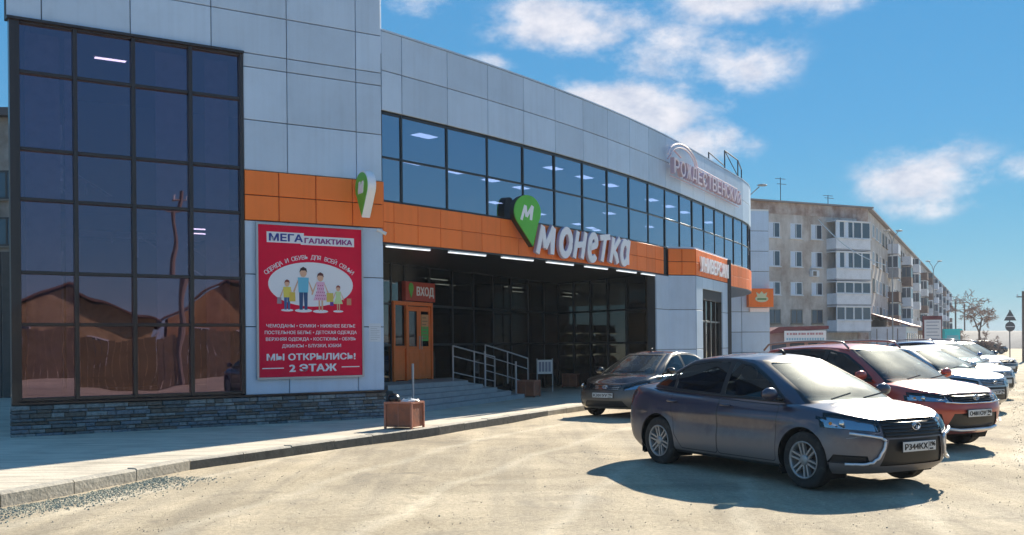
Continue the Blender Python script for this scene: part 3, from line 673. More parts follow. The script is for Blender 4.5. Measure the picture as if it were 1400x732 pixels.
for s_, (a, b) in enumerate(((-.575, -.005), (.005, .575))):
    lf = gq(a, b, .72, 1.50, .02, .07).build('door_leaf', ODR, door)
    for (u0, u1, z0, z1) in ((a, a+.09, 1.5, 2.62), (b-.09, b, 1.5, 2.62), (a+.09, b-.09, 2.5, 2.62), (a+.09, b-.09, 1.5, 1.58)): gq(u0, u1, z0, z1, .02, .07).build('stile', ODR, lf)
    gq(a+.09, b-.09, 1.58, 2.5, .04, .052).build('glazing', DG, lf)
    for u in (a+.06, (a+b)/2+.01): gq(u, u+.22, .80, 1.42, .07, .082).build('raised_panel', ODR, lf)
    q = MB(); u = b-.05 if s_ == 0 else a+.05; q.tube(gw(u, 1.5, .12), gw(u, 1.85, .12), .012); q.build('handle', mat('steel', (.5, .5, .5), .3, 1), lf)
bs = thing('door_notice', tuple(gw(.3, 1.75, .08)), 'green and orange notice taped inside the right door window', 'notice')
gq(.10, .46, 1.72, 2.42, .072, .076).build('sheet', mat('notice_green', (.10, .50, .10), .6), bs)
gq(.10, .46, 2.10, 2.42, .077, .080).build('upper_print', mat('notice_orange', (.72, .36, .16), .6), bs)
m = MB()
for k in range(7): m.obox(gw(.14, 1.78+k*.09, .0805), GD*(.26 if k % 2 else .2), GN*.001, Z*.025)
m.build('print_lines', mat('notice_ink', (.35, .2, .1), .7), bs)
RED = mat('sign_red', (.52, .065, .035), .45); GREEN = mat('brand_green', (.12, .52, .06), .4, var=.1, vscale=4); WHITE = mat('sign_white', (.90, .90, .93), .4)
es = thing('entrance_sign', tuple(gw(.1, 2.76, .12)), 'red ВХОД sign with a small green pin above the orange door', 'sign')
q = MB(); q.bbox(gw(-.74, 2.76, .02), GD*1.46, Z*.50, GN*.12, .012); q.build('board', RED, es)
q = MB(); put_text(q, text_data('ВХОД', bold=.03), gw(.20, 3.0, .141), GD, Z, GN, (.86, .29)); q.build('lettering', WHITE, es)
PIN = [(.5*math.sin(R(a)), .18+.5*math.cos(R(a))) for a in range(-125, 126, 10)]+[(.0, -.85)]
q = MB(); q.prism([(u*.22, v*.26) for u, v in PIN], gw(-.50, 3.05, .1405), GD, Z, GN*.012); q.build('green_pin', GREEN, es)
# --- steps, platform
CONC = mat('step_concrete', (.33, .36, .37), .8, var=.2, vscale=3, bump=.3, bscale=30)
st = thing('entrance_steps', (-1.2, 23.5, .14), 'grey concrete steps rising to the orange entrance door', 'steps')
e0, e1 = Vector((-2.92, 22.7, 0)), Vector((-1.35, 24.95, 0)); b0, b1 = Vector((-2.25, 21.25, 0)), Vector((.33, 27.0, 0))
for k in range(5):
    f = k/4.6; a, b = b0.lerp(e0, f), b1.lerp(e1, f); z1 = .14+.56*(k+1)/5
    g0 = gw(-2.3, 0, -.02); g1 = gw(1.6+(4.6-k)*.30, 0, -.02); c0 = b0.lerp(e0, .0)-NT*0
    q = MB(); q.add([a+Z*.1, b+Z*.1, g1+Z*.1, g0+Z*.1, a+Z*z1, b+Z*z1, g1+Z*z1, g0+Z*z1], [(0, 3, 2, 1), (4, 5, 6, 7), (0, 1, 5, 4), (1, 2, 6, 5), (2, 3, 7, 6), (3, 0, 4, 7)])
    q.build('step', CONC, st)
    q = MB(); q.obox(a+Z*(z1-.002)+(b-a)*.004, (b-a)*.99, (g0-a).normalized()*.05, Z*.008); q.build('nosing', mat('nosing', (.20, .22, .23), .7), st)
# railings either side of the ramp, positions read off the posts
ST = mat('painted_steel', (.48, .49, .51), .35, .3)
def railing(name, posts, label, levels=(1, .72, .28)):
    r_ = thing(name, tuple(posts[0][0]), label, 'handrail')
    for p, h in posts: q = MB(); q.tube(p, p+Z*h, .017, n=8); q.build('post', ST, r_)
    for l in levels: q = MB(); q.path([p+Z*h*l for p, h in posts], .013 if l < 1 else .019, 8); q.build('rail', ST, r_)
railing('ramp_railing', [(Vector((-1.50, 25.0, .66)), .93), (Vector((-1.0, 26.0, .50)), .93), (Vector((-.48, 27.2, .34)), .93)], 'white steel ramp railing nearest the orange door')
railing('ramp_railing', [(Vector((-.74, 27.3, .70)), .9), (Vector((-.13, 28.0, .50)), .9), (Vector((.45, 28.4, .30)), .9)], 'white steel ramp railing ending at the brown planter', (1, .66, .22))
for x, y, h, zb, lb in ((-.72, 26.2, 1.02, .42, 'tall white post standing between the two ramp railings'), (.10, 27.2, 1.0, .14, 'tall white post at the foot of the steps right of the door'), (-2.15, 21.35, 1.08, .14, 'single white handrail post behind the rusty litter bin')):
    q = MB(); q.tube((x, y, zb), (x, y, zb+h), .026, n=8); tag(q.build('handrail_post', ST, base=True), lb, 'post')
q = MB(); ramp = [Vector((-1.3, 25.2, .70)), Vector((.35, 28.3, .15)), Vector((-.3, 29.2, .15)), Vector((-1.9, 26.4, .70))]
q.add([p for p in ramp]+[Vector((p.x, p.y, .1)) for p in ramp], [(0, 1, 2, 3), (0, 4, 5, 1), (1, 5, 6, 2), (2, 6, 7, 3), (3, 7, 4, 0)]); tag(q.build('entrance_ramp', CONC, base=True), 'sloping concrete ramp between the white railings', 'ramp')
# ------------------------------------------------------------------ signs
# banner on the tower
PR = mat('banner_crimson', (.72, .008, .05), .6, spec=.15, var=.10, vscale=1.5, bump=.6, bscale=2.2); PWH = mat('banner_white', (.80, .80, .84), .5); NAVY = mat('banner_navy', (.03, .05, .28), .5); PUR = mat('banner_purple', (.28, .03, .22), .5)
bn = thing('banner', tuple(tw(1.56, 1.03, .03)), 'crimson clothing shop banner with a family in a white oval, framed on the tower', 'banner')
W_, H_ = 2.12, 2.92
def bp(u, v, off=0): return tw(2.62-u*W_, 3.95-v*H_, .03+off)
def bbar(mb, u0, v0, u1, v1, o0, o1): mb.obox(bp(u0, v1, o0), DT*(u1-u0)*W_, NT*(o1-o0), Z*(v1-v0)*H_)
m = MB(); bbar(m, 0, 0, 1, 1, .0, .035); m.build('sheet', PR, bn)
for (a, b, c, d) in ((-.018, -.012, 1.018, 0), (-.018, 1, 1.018, 1.012), (-.018, 0, 0, 1), (1, 0, 1.018, 1)):
    m = MB(); bbar(m, a, b, c, d, .0, .05); m.build('frame_bar', mat('banner_frame', (.45, .47, .5), .4, .6), bn)
def btext(s, u, v, w, h, mt, bold=.02, name='lettering', z=.037, ext=.002):
    wd_ = s.split(' '); full_ = text_data(s, bold=bold, ext=ext)[0]; x0 = min(p[0] for p in full_); x1 = max(p[0] for p in full_); y0 = min(p[1] for p in full_); y1 = max(p[1] for p in full_); sp_ = (x1-x0)
    def wid(q_): d_ = text_data(q_, bold=bold, ext=ext)[0]; return max(p[0] for p in d_)-min(p[0] for p in d_)
    sx_, sy_ = w*W_/sp_, h*H_/(y1-y0)
    for i, q_ in enumerate(wd_):
        vv, ff = text_data(q_, bold=bold, ext=ext); right = wid(' '.join(wd_[:i+1])); xm = max(p[0] for p in vv)
        m = MB(); put_text(m, ([((x-xm+right-sp_/2)*sx_, (y-(y0+y1)/2)*sy_, zz_) for x, y, zz_ in vv], ff), bp(u, v, z), DT, Z, NT); m.build(name, mt, bn)
m = MB(); bbar(m, .08, .045, .43, .115, .036, .039); bbar(m, .40, .062, .925, .122, .0361, .0388); m.build('title_plate', PWH, bn)
btext('МЕГА', .26, .080, .32, .050, NAVY, .028, z=.042); btext('ГАЛАКТИКА', .67, .093, .47, .035, PUR, .035, z=.042)
# arc of text
full = 'ОДЕЖДА И ОБУВЬ ДЛЯ ВСЕЙ СЕМЬИ'; m = MB()
for k, ch in enumerate(full):
    if ch == ' ': continue
    a = (k/(len(full)-1)-.5)*2; ang = a*R(38); Rr = .62*W_; cxu = .5; up = Z
    pu = .5*W_+Rr*1.08*math.sin(ang); pv = .205*H_+Rr*(1-math.cos(ang))*1.05
    base = tw(2.62-pu, 3.95-pv, .067); dx = DT*math.cos(ang)-Z*math.sin(ang); dy = Z*math.cos(ang)+DT*math.sin(ang)
    td = text_data(ch, size=.115, bold=.002, ext=.002); put_text(m, td, base-dx*.035, dx, dy, NT)
m.build('lettering', PWH, bn)
m = MB(); m.prism([(.41*W_*math.cos(R(a)), .148*H_*math.sin(R(a))) for a in range(0, 360, 8)], bp(.5, .385, .036), DT, Z, NT*.003); m.build('oval', PWH, bn)
# family figures: flat print on the banner
def fig(x, y, s, hair, top, legs, skin=(.72, .42, .28), dress=False, bagc=(.7, .45, .05)):
    SK = mat('print_skin', skin, .6); mk = lambda n, c: mat('print_'+n+'_%d%d%d' % tuple(int(v*99) for v in c), c, .6)
    L = [0]
    def pl(pts, mt, nm):
        L[0] += .0005
        m = MB(); m.prism([(u*s, v*s) for u, v in pts], bp(x, y, .041+L[0]), DT, Z, NT*.0008); m.build(nm, mt, bn)
    el_ = lambda cx, cy, rx, ry: [(cx+rx*math.cos(R(a)), cy+ry*math.sin(R(a))) for a in range(0, 360, 24)]
    pl(el_(0, -.02, .22, .045), PWH, 'print_ground')
    if dress: pl([(-.05, 0), (-.01, 0), (-.01, .35), (-.06, .35)], SK, 'print_leg'); pl([(.03, 0), (.07, 0), (.08, .35), (.02, .35)], SK, 'print_leg')
    else: pl([(-.10, 0), (-.02, 0), (-.0, .46), (-.11, .46)], mk('legs', legs), 'print_leg'); pl([(.03, 0), (.10, 0), (.11, .46), (.0, .46)], mk('legs', legs), 'print_leg')
    pl([(-.13, .74), (-.10, .76), (-.22, .42), (-.26, .44)], SK, 'print_arm'); pl([(.12, .74), (.10, .76), (.22, .42), (.26, .44)], SK, 'print_arm')
    if dress: pl([(-.20, .28), (.20, .28), (.10, .56), (.12, .78), (-.12, .78), (-.09, .56)], mk('top', top), 'print_dress')
    else: pl([(-.12, .42), (.12, .42), (.14, .78), (-.14, .78)], mk('top', top), 'print_shirt')
    pl(el_(0, .89, .085, .10), SK, 'print_face'); pl([(-.10, .90), (-.07, 1.0), (0, 1.04), (.08, 1.0), (.10, .9), (.05, .95), (-.05, .95)], mk('hair', hair), 'print_hair')
    if bagc: pl([(-.36, .20), (-.20, .20), (-.21, .42), (-.35, .42)], mk('bag', bagc), 'print_bag')
fig(.265, .555, .56, (.25, .05, .03), (.75, .62, .10), (.05, .12, .3), bagc=(.35, .25, .3))
fig(.42, .555, .82*.98, (.04, .02, .02), (.15, .50, .68), (.03, .08, .2), bagc=(.72, .5, .08))
fig(.585, .56, .74*.98, (.12, .03, .03), (.80, .45, .62), (.05, .1, .3), dress=True, bagc=None)
fig(.76, .56, .49, (.3, .06, .04), (.55, .70, .35), (.05, .1, .3), dress=True, bagc=(.15, .05, .3))
m = MB(); s = .74*.98
for a in range(-3, 4):                                                 # dots of the mother's dress, and her bags
    for b in range(5):
        u, v = a*.055+(b % 2)*.027, .32+b*.09
        if abs(u) < .17-.16*(v-.28): m.prism([(u*s-.012, v*s), (u*s, v*s-.012), (u*s+.012, v*s), (u*s, v*s+.012)], bp(.585, .56, .047), DT, Z, NT*.001)
m.build('print_dots', mat('print_magenta', (.45, .02, .15), .6), bn)
m = MB(); bbar(m, .645, .44, .71, .50, .047, .048); m.build('print_bag', mat('print_gold', (.65, .5, .1), .6), bn)
m = MB(); bbar(m, .845, .475, .89, .52, .047, .048); m.build('print_bag', mat('print_clay', (.6, .25, .15), .6), bn)
for s_, v, w in (('ЧЕМОДАНЫ • СУМКИ • НИЖНЕЕ БЕЛЬЕ', .664, .86), ('ПОСТЕЛЬНОЕ БЕЛЬЕ • ДЕТСКАЯ ОДЕЖДА', .708, .89), ('ВЕРХНЯЯ ОДЕЖДА • КОСТЮМЫ • ОБУВЬ', .752, .87), ('ДЖИНСЫ • БЛУЗКИ, ЮБКИ', .797, .57)):
    btext(s_, .5, v, w, .027, PWH, .012)
btext('МЫ ОТКРЫЛИСЬ!', .5, .868, .86, .046, PWH, .030, ext=.006); btext('2 ЭТАЖ', .51, .942, .46, .052, PWH, .035, ext=.006)
m = MB(); bbar(m, .03, .938, .23, .944, .036, .039); bbar(m, .79, .938, .97, .944, .036, .039); m.build('rule_line', PWH, bn)
nt = thing('paper_notice', tuple(tw(.2, 1.72, .02)), 'white paper sheet taped to the grey tower panel right of the crimson banner', 'notice')
m = MB(); m.obox(tw(.32, 1.70, .006), DT*.26, NT*.004, Z*.37); m.build('sheet', mat('paper', (.62, .68, .75), .7), nt)
m = MB()
for k in range(8): m.obox(tw(.29, 1.74+k*.037, .0105), DT*(.2 if k % 3 else .15), NT*.001, Z*.008)
m.build('print_lines', mat('print_grey', (.35, .4, .45), .7), nt)
# camera on the tower's corner
cm = thing('security_camera', tuple(tw(.1, 3.95, .05)), 'small white security camera at the right end of the tower under the orange band', 'camera')
m = MB(); m.tube(tw(.12, 3.95, .0), tw(.12, 3.95, .15), .015); m.build('bracket', WHITEP, cm)
m = MB(); m.tube(tw(.20, 3.96, .17), tw(.02, 3.88, .22), .035, n=10); m.build('housing', WHITEP, cm)
# projecting pin sign on the tower
ps = thing('projecting_sign', tuple(tw(.55, 4.1, .1)), 'green and white pin shaped box sign projecting edge on from the tower', 'sign')
pinp = [(u*.62+.33, v*.60+.55) for u, v in PIN]
m = MB(); m.prism(pinp, tw(.62, 4.12, .05), NT, Z, DT*.17); m.build('rim', WHITE, ps)
for k, o in enumerate((-.012, .17)):
    m = MB(); m.prism([(.33+(u-.33)*.93, .55+(v-.55)*.93) for u, v in pinp], tw(.62, 4.12, .05)+DT*o, NT, Z, DT*.012); m.build('green_face', GREEN, ps)
m = MB(); put_text(m, text_data('м', bold=.06, shear=.2), tw(.635, 4.75, .38), NT, Z, -DT, (.26, .24)); m.build('lettering', WHITE, ps)
m = MB(); m.tube(tw(.54, 4.85, -.05), tw(.54, 4.85, .15), .02); m.build('bracket', FRAMEB, ps)
# big brush letters on the orange band
ms = thing('fascia_sign', tuple(cv(7.6, 3.8, .2)), 'large white МОНЕТКА brush lettering with a green pin on the orange band', 'sign')
def stroke(mb, pts, w, o, a, b, c, zoff):
    """thick brush stroke through 2-D points, drawn as one ribbon with slightly tapered ends"""
    P = [Vector((x, y)) for x, y in pts]; n = len(P); Lf = []; Rt = []
    for k in range(n):
        d = (P[min(k+1, n-1)]-P[max(k-1, 0)]).normalized(); nn = Vector((-d.y, d.x)); ww = w/2*(.82 if k in (0, n-1) else 1)
        Lf.append(P[k]+nn*ww); Rt.append(P[k]-nn*ww)
    for k in range(n-1):
        mb.prism([tuple(Rt[k]), tuple(Rt[k+1]), tuple(Lf[k+1]), tuple(Lf[k])], o, a, b, c+c.normalized()*zoff)
def arc(cx, cy, rx, ry, a0, a1, n=14): return [(cx+rx*math.cos(R(a0+(a1-a0)*i/n)), cy+ry*math.sin(R(a0+(a1-a0)*i/n))) for i in range(n+1)]
GLY = {  # strokes in a unit box
 'М': ([[(.02, .0), (.18, .98)], [(.20, .92), (.42, .22)], [(.42, .22), (.80, .98)], [(.82, .95), (.80, .5), (.84, .02)]], 1.12),
 'О': ([arc(.40, .5, .30, .44, 0, 360, 20)], .82),
 'Н': ([[(.10, .0), (.22, .98)], [(.14, .46), (.66, .54)], [(.60, .0), (.72, .98)]], .84),
 'е': ([[(.14, .42), (.58, .58)]+arc(.38, .62, .22, .30, 0, 180)+arc(.40, .42, .26, .40, 170, 320)], .74),
 'Т': ([[(.05, .88), (.75, .97)], [(.42, .92), (.28, .0)]], .76),
 'К': ([[(.10, .0), (.22, .98)], [(.70, .98), (.24, .46)], [(.24, .50), (.48, .3), (.66, .0)]], .76),
 'а': ([arc(.36, .46, .26, .42, 20, 340, 18), [(.66, .98), (.58, .4), (.66, .0)]], .80)}
seq = 'МОНеТКа'; tot = sum(GLY[c][1] for c in seq); s_ = 5.0; SL = 4.85
for ch in seq:
    G, w = GLY[ch]; wl = w/tot*SL; o = cv(s_, 3.83, .10); d = (cv(s_+wl)-cv(s_)); n = Vector((d.y, -d.x, 0)).normalized(); d.normalize()
    sx = wl/w*.93; sy = .71; slant = .14
    for (nm, mt, c_, wdt, zo) in (('letter_side', mat('letter_backing', (.46, .44, .60), .5), n*.07, .20, 0), ('letter_face', WHITE, n*.02, .180, .07)):
        m = MB()
        for si, stp in enumerate(G): stroke(m, [((x+slant*y)*sx, y*sy) for x, y in stp], wdt, o+n*(zo+.0015*si), d, Z, c_, 0)
        m.build(nm, mt, ms)
    s_ += wl
# green pin
PIN = [(.5*math.sin(R(a)), .18+.5*math.cos(R(a))) for a in range(-125, 126, 10)]+[(.20, -.85)]
s0 = 4.45; o = cv(s0, 4.62, .16); d = D(phi(s0)); n = cn(s0)
n2 = (n*.9-D(0)*.45).normalized(); d2 = Vector((-n2.y, n2.x, 0))
m = MB(); m.prism([(u*.80, v*.80) for u, v in PIN], o, d2, Z, n2*.16); m.build('pin_body', mat('pin_side', (.02, .03, .02), .4), ms)
m = MB(); m.prism([(u*.79, v*.79) for u, v in PIN], o+n2*.161, d2, Z, n2*.03); m.build('pin_face', GREEN, ms)
G = GLY['М'][0]; m = MB()
for si, stp in enumerate(G): stroke(m, [((x+.2*y)*.34, y*.36) for x, y in stp], .085, o+n2*(.192+.001*si)-d2*.20-Z*.06, d2, Z, n2*.008, 0)
m.build('lettering', WHITE, ms)
# neon style outline letters high on the parapet
ns = thing('roof_lettering_sign', tuple(cv(17.6, 6.95, .15)), 'pink outlined РОЖДЕСТВЕНСКИЙ letters with roof shaped arcs on the curved parapet', 'sign')
PK = mat('letter_pink', (.80, .70, .76), .45); PKS = mat('letter_side_dark', (.55, .42, .50), .5)
wds = 'РОЖДЕСТВЕНСКИЙ'; s_ = 12.95; st_ = (21.3-s_)/len(wds)
for k, ch in enumerate(wds):
    o = cv(s_+st_*(k+.5), 7.14, .22); d = D(phi(s_+st_*(k+.5))); n = cn(s_+st_*(k+.5))
    m = MB(); put_text(m, text_data(ch, bold=.012, ext=.06), o, d, Z, n, (st_*.80, .50)); m.build('letter', PKS, ns)
    m = MB(); put_text(m, text_data(ch, bold=.005, ext=.01), o+n*.075, d, Z, n, (st_*.78, .48)); m.build('letter_face', PK, ns)
for rr_, zc in ((1.0, 7.34), (.86, 7.32)):
    m = MB(); m.path([cv(14.2+1.5*rr_*math.cos(R(a)), zc+.62*rr_*math.sin(R(a)), .2) for a in range(170, 5, -12)], .03); m.build('roof_arc', PK, ns)
m = MB(); m.path([cv(12.7, 7.30, .2), cv(13.2, 7.66, .2), cv(13.9, 7.52, .2)], .025); m.path([cv(15.6+.7*i, 7.50, .15) for i in range(9)], .015); m.path([cv(13+.7*i, 6.83, .15) for i in range(13)], .015); m.build('mounting_rail', PKS, ns)
# box sign
us = thing('vestibule_sign', tuple(P2+BXD*2.4+BXN*.1+Z*3.85), 'lilac white УНИВЕРСАМ letters on the orange band of the projecting box', 'sign')
m = MB(); put_text(m, text_data('УНИВЕРСАМ', bold=.03, ext=.03), P2+BXD*2.35+BXN*.10+Z*4.12, BXD, Z, BXN, (4.1, .50)); m.build('lettering', WHITE, us)
# wing sign
wg = thing('wing_sign', tuple(W1+wnn*.15+Z*3.4), 'small orange sign with a pale crown emblem on the grey wing', 'sign')
w1 = wd.normalized(); m = MB(); m.obox(W1-w1*1.25+wnn*.06+Z*3.35, w1*1.35, wnn*.25, Z*.92); m.build('board', ORANGE, wg)
EM = mat('emblem_pale', (.62, .66, .45), .5); m = MB(); c0 = W1-w1*.55+wnn*.315+Z*3.75
m.prism([(.36*math.cos(R(a)), .17*math.sin(R(a))) for a in range(0, 360, 20)], c0, w1, Z, wnn*.015)
m.prism([(-.25, .14), (.25, .14), (.30, .34), (.13, .24), (0, .38), (-.13, .24), (-.30, .34)], c0, w1, Z, wnn*.012); m.build('emblem', EM, wg)
m = MB(); m.obox(c0-w1*.25-Z*.05+wnn*.016, w1*.5, wnn*.004, Z*.08); m.build('emblem_band', mat('emblem_green', (.10, .25, .08), .5), wg)
m = MB(); m.obox(W1-w1*1.1+wnn*.08+Z*3.10, w1*1.05, wnn*.05, Z*.2); m.build('white_strip', WHITE, wg)
# --- bins, planters, board, bicycle-like things by the entrance
RUST = mat('rusty_steel', (.30, .095, .045), .7, var=.55, vscale=5, bump=.3, bscale=25, stain=(.16, .07, .05)); RUSTL = mat('pale_rust', (.42, .16, .10), .6, var=.4, vscale=7)
def tub(loc, w, d, h, rz, label, cat, fill=None, cover=False):
    t_ = thing('square_planter' if cat == 'planter' else 'litter_bin', loc, label, cat, rz=rz)
    def pc(nm, mt, *a): q = MB(); q.bbox(*a); return q.build(nm, mt, t_, local=True)
    X, Y = Vector((1, 0, 0)), Vector((0, 1, 0)); th = .02
    for nm, o, a, n in (('side_panel', Vector((-w/2, -d/2+th, 0)), X*w, -Y), ('side_panel', Vector((w/2, d/2-th, 0)), -X*w, Y), ('side_panel', Vector((-w/2+th, d/2, 0)), -Y*d, -X), ('side_panel', Vector((w/2-th, -d/2, 0)), Y*d, X)):
        pc(nm, RUST, o+Z*.03, a, Z*(h-.06), n*th, .006)
    for x in (-w/2, w/2):
        for y in (-d/2, d/2): q = MB(); q.box(x-.018, x+.018, y-.018, y+.018, 0, h); q.build('corner_post', RUSTL, t_, local=True)
    for sgn in (-1, 1):
        q = MB(); q.box(-w/2, w/2, sgn*d/2-.02, sgn*d/2+.02, h-.03, h+.004); q.build('rim_bar', RUSTL, t_, local=True); q = MB(); q.box(sgn*w/2-.02, sgn*w/2+.02, -d/2+.022, d/2-.022, h-.03, h+.002); q.build('rim_bar', RUSTL, t_, local=True)
        q = MB(); q.box(-.008, .008, sgn*(d/2+.004)-.003, sgn*(d/2+.004)+.004, .04, h-.03); q.build('rib', RUSTL, t_, local=True)
    q = MB(); q.box(-w/2+.03, w/2-.03, -d/2+.03, d/2-.03, .03, h-.05); q.build('soil' if fill != 'bag' else 'liner', mat('soil', (.05, .04, .03), .9), t_, local=True)
    return t_
bin_ = tub((-1.93, 17.62, .15), .52, .46, .47, R(-22), 'rusty brown square litter bin on the kerb with bags poking out', 'litter bin', 'bag')
rb = random.Random(4)
def lump(c, r, mt, nm, par, seed, sq=(1, 1, .8)):
    rr = random.Random(seed); q = MB(); q.smooth = True; q.sphere(c, r, 10, 7, sq); q.v = [tuple(Vector(p)+Vector((rr.uniform(-1, 1), rr.uniform(-1, 1), rr.uniform(-1, 1)))*r*.16) for p in q.v]; return q.build(nm, mt, par, local=True)
bg1 = lump((0, 0, 0), .11, mat('black_plastic', (.008, .008, .01), .3), 'rubbish_bag', None, 3, (1, 1, .9)); bg1.location = (-2.12, 17.66, .66); tag(bg1, 'black rubbish bag stuffed in the left side of the rusty bin', 'bag')
bg2 = lump((0, 0, 0), .17, mat('white_plastic', (.8, .8, .78), .5), 'paper_litter', None, 9, (1, .8, .22)); bg2.location = (-1.83, 17.60, .63); tag(bg2, 'crumpled white litter on top of the rusty bin', 'litter')
tub((.45, 27.6, .14), .50, .50, .46, R(-20), 'brown steel planter at the end of the ramp railing', 'planter')
tub((2.0, 33.2, .14), .50, .50, .46, R(-20), 'brown steel planter in front of the dark glass, left of the black sedan', 'planter')
bd = thing('notice_stand', (1.0, 30.3, .14), 'white notice stand on two thin legs before the portico glass', 'sign')
for x in (-.24, .24): q = MB(); q.box(x-.012, x+.012, -.015, .015, 0, 1.02); q.build('leg', ST, bd, local=True)
q = MB(); q.box(-.225, .225, -.012, .012, .55, .98); q.build('board', WHITEP, bd, local=True)
m = MB()
for k in range(4): m.box(-.19+k*.10, -.12+k*.10, -.016, -.013, .62, .92)
m.build('print_blocks', mat('print_slate', (.25, .27, .35), .6), bd, local=True); bd.rotation_euler = (0, 0, R(10))
# ------------------------------------------------------------------ apartment block
def wall_mat(name, c1, c2, c3, scale=.35):
    m = bpy.data.materials.new(name); m.use_nodes = True; t = m.node_tree; p = t.nodes['Principled BSDF']; N = t.nodes.new
    tcn = N('ShaderNodeTexCoord')
    def nz_(s, d, vec=None):
        n = N('ShaderNodeTexNoise'); n.inputs['Scale'].default_value = s; n.inputs['Detail'].default_value = d; n.inputs['Roughness'].default_value = .65; t.links.new(vec or tcn.outputs['Object'], n.inputs[0]); return n.outputs[0]
    r = N('ShaderNodeValToRGB'); t.links.new(nz_(scale, 8), r.inputs[0]); e = r.color_ramp.elements; e[0].position = .34; e[0].color = (*c1, 1); e[1].position = .66; e[1].color = (*c3, 1); k = e.new(.5); k.color = (*c2, 1)
    mp = N('ShaderNodeMapping'); mp.inputs['Scale'].default_value = (1, 1, .25); t.links.new(tcn.outputs['Object'], mp.inputs[0])
    r2 = N('ShaderNodeValToRGB'); t.links.new(nz_(2.5, 6, mp.outputs[0]), r2.inputs[0]); r2.color_ramp.elements[0].position = .35; r2.color_ramp.elements[0].color = (.6, .58, .56, 1); r2.color_ramp.elements[1].position = .6
    mx = N('ShaderNodeMix'); mx.data_type = 'RGBA'; mx.blend_type = 'MULTIPLY'; mx.inputs[0].default_value = .5; t.links.new(r.outputs[0], mx.inputs[6]); t.links.new(r2.outputs[0], mx.inputs[7]); t.links.new(mx.outputs[2], p.inputs['Base Color'])
    p.inputs['Roughness'].default_value = .9; b = N('ShaderNodeBump'); b.inputs['Strength'].default_value = .4; b.inputs['Distance'].default_value = .03; t.links.new(nz_(12, 6), b.inputs['Height']); t.links.new(b.outputs[0], p.inputs['Normal'])
    return m
AW = wall_mat('patched_render', (.40, .31, .26), (.60, .53, .48), (.68, .63, .60))
AWL = wall_mat('panel_wall', (.42, .36, .32), (.58, .53, .49), (.66, .62, .60))
BRK = wall_mat('old_red_brick', (.30, .19, .15), (.46, .34, .29), (.58, .50, .46), .8)
PVC = mat('white_window_frame', (.72, .74, .78), .5); OLDF = mat('old_window_frame', (.20, .17, .14), .7); FG = mat('far_window_pane', (.05, .075, .11), .08, spec=.8); CURT = mat('pale_curtain', (.62, .70, .82), .8)
WSH = mat('white_balcony_sheet', (.72, .74, .80), .55, var=.12, vscale=1.5); BRN = mat('brown_balcony_sheet', (.20, .12, .09), .7, var=.3, vscale=1.5); GRYB = mat('grey_balcony_sheet', (.34, .34, .36), .7, var=.25, vscale=1.5)
GA = D(64); C0 = Vector((34.3, 94.9, 0)); LA = D(26); NG = Vector((GA.y, -GA.x, 0)); NL = Vector((LA.y, -LA.x, 0)); HT = 14.2
apt = thing('apartment_building', tuple(C0), 'long weathered five storey apartment block with mismatched balconies and an end wall with white bays', 'apartment block')
def ga(t, z, off=0): return C0-GA*(t+2.07)+NG*off+Z*z
def la(s, z, off=0): return C0+LA*s+NL*off+Z*z
m = MB(); m.obox(ga(17, -.5), GA*19.07, -NG*9, Z*(HT+.5)); m.build('end_wall', AW, apt)
m = MB(); m.obox(la(0, -.5, -.02), LA*193, -NL*12, Z*(HT+.4)); m.build('wall', AWL, apt)
m = MB(); m.obox(ga(17, HT-1.0, .03), GA*19.1, -NG*.3, Z*1.05); m.build('brick_parapet', BRK, apt)
m = MB(); m.obox(ga(-.6, .0, .04), GA*1.4, -NG*.3, Z*HT); m.build('brick_strip', BRK, apt)
m = MB(); m.obox(ga(17.3, HT+.05, .35), GA*19.8, -NG*9.5, Z*.14); m.obox(la(0, HT-.05, .4), LA*193.3, -NL*12.5, Z*.16); m.build('roof_edge', mat('roof_sheet', (.26, .24, .24), .7), apt)
ra = random.Random(21)
def window(o, a, w, h, n, par, frame, curt=False, bars=2):
    f = MB(); a = a.normalized(); b = .07
    f.obox(o-n*.05, a*w, n*.09, Z*b); f.obox(o-n*.05+Z*(h-b), a*w, n*.09, Z*b)
    for k in range(bars+1): f.obox(o-n*.05+a*(w-b)*k/bars+Z*b, a*b, n*.085, Z*(h-2*b))
    fo = f.build('window', frame, par); q = MB(); q.obox(o+a*.03-n*.06+Z*.03, a*(w-.06), n*.07, Z*(h-.06)); q.build('pane', FG, fo)
    q = MB(); q.obox(o-a*.08-Z*.08, a*(w+.16), n*.14, Z*.07); q.build('sill', PVC if frame is PVC else OLDF, fo)
    if curt:
        q = MB(); q.obox(o+a*(b+.02)+Z*b+n*.012, a*(w*.36), n*.01, Z*(h-2*b)); q.build('curtain', CURT, fo)
    return fo
for (t, ws) in ((10.15, 1.35), (7.6, 1.4), (5.1, 1.35), (12.9, 1.3)):
    for r_, (z0, z1) in enumerate(((11.04, 12.42), (8.42, 9.86), (5.83, 7.02), (3.2, 4.5))): window(ga(t, z0), GA, ws, z1-z0, NG, apt, PVC if r_ < 3 else OLDF, r_ < 3, 2)
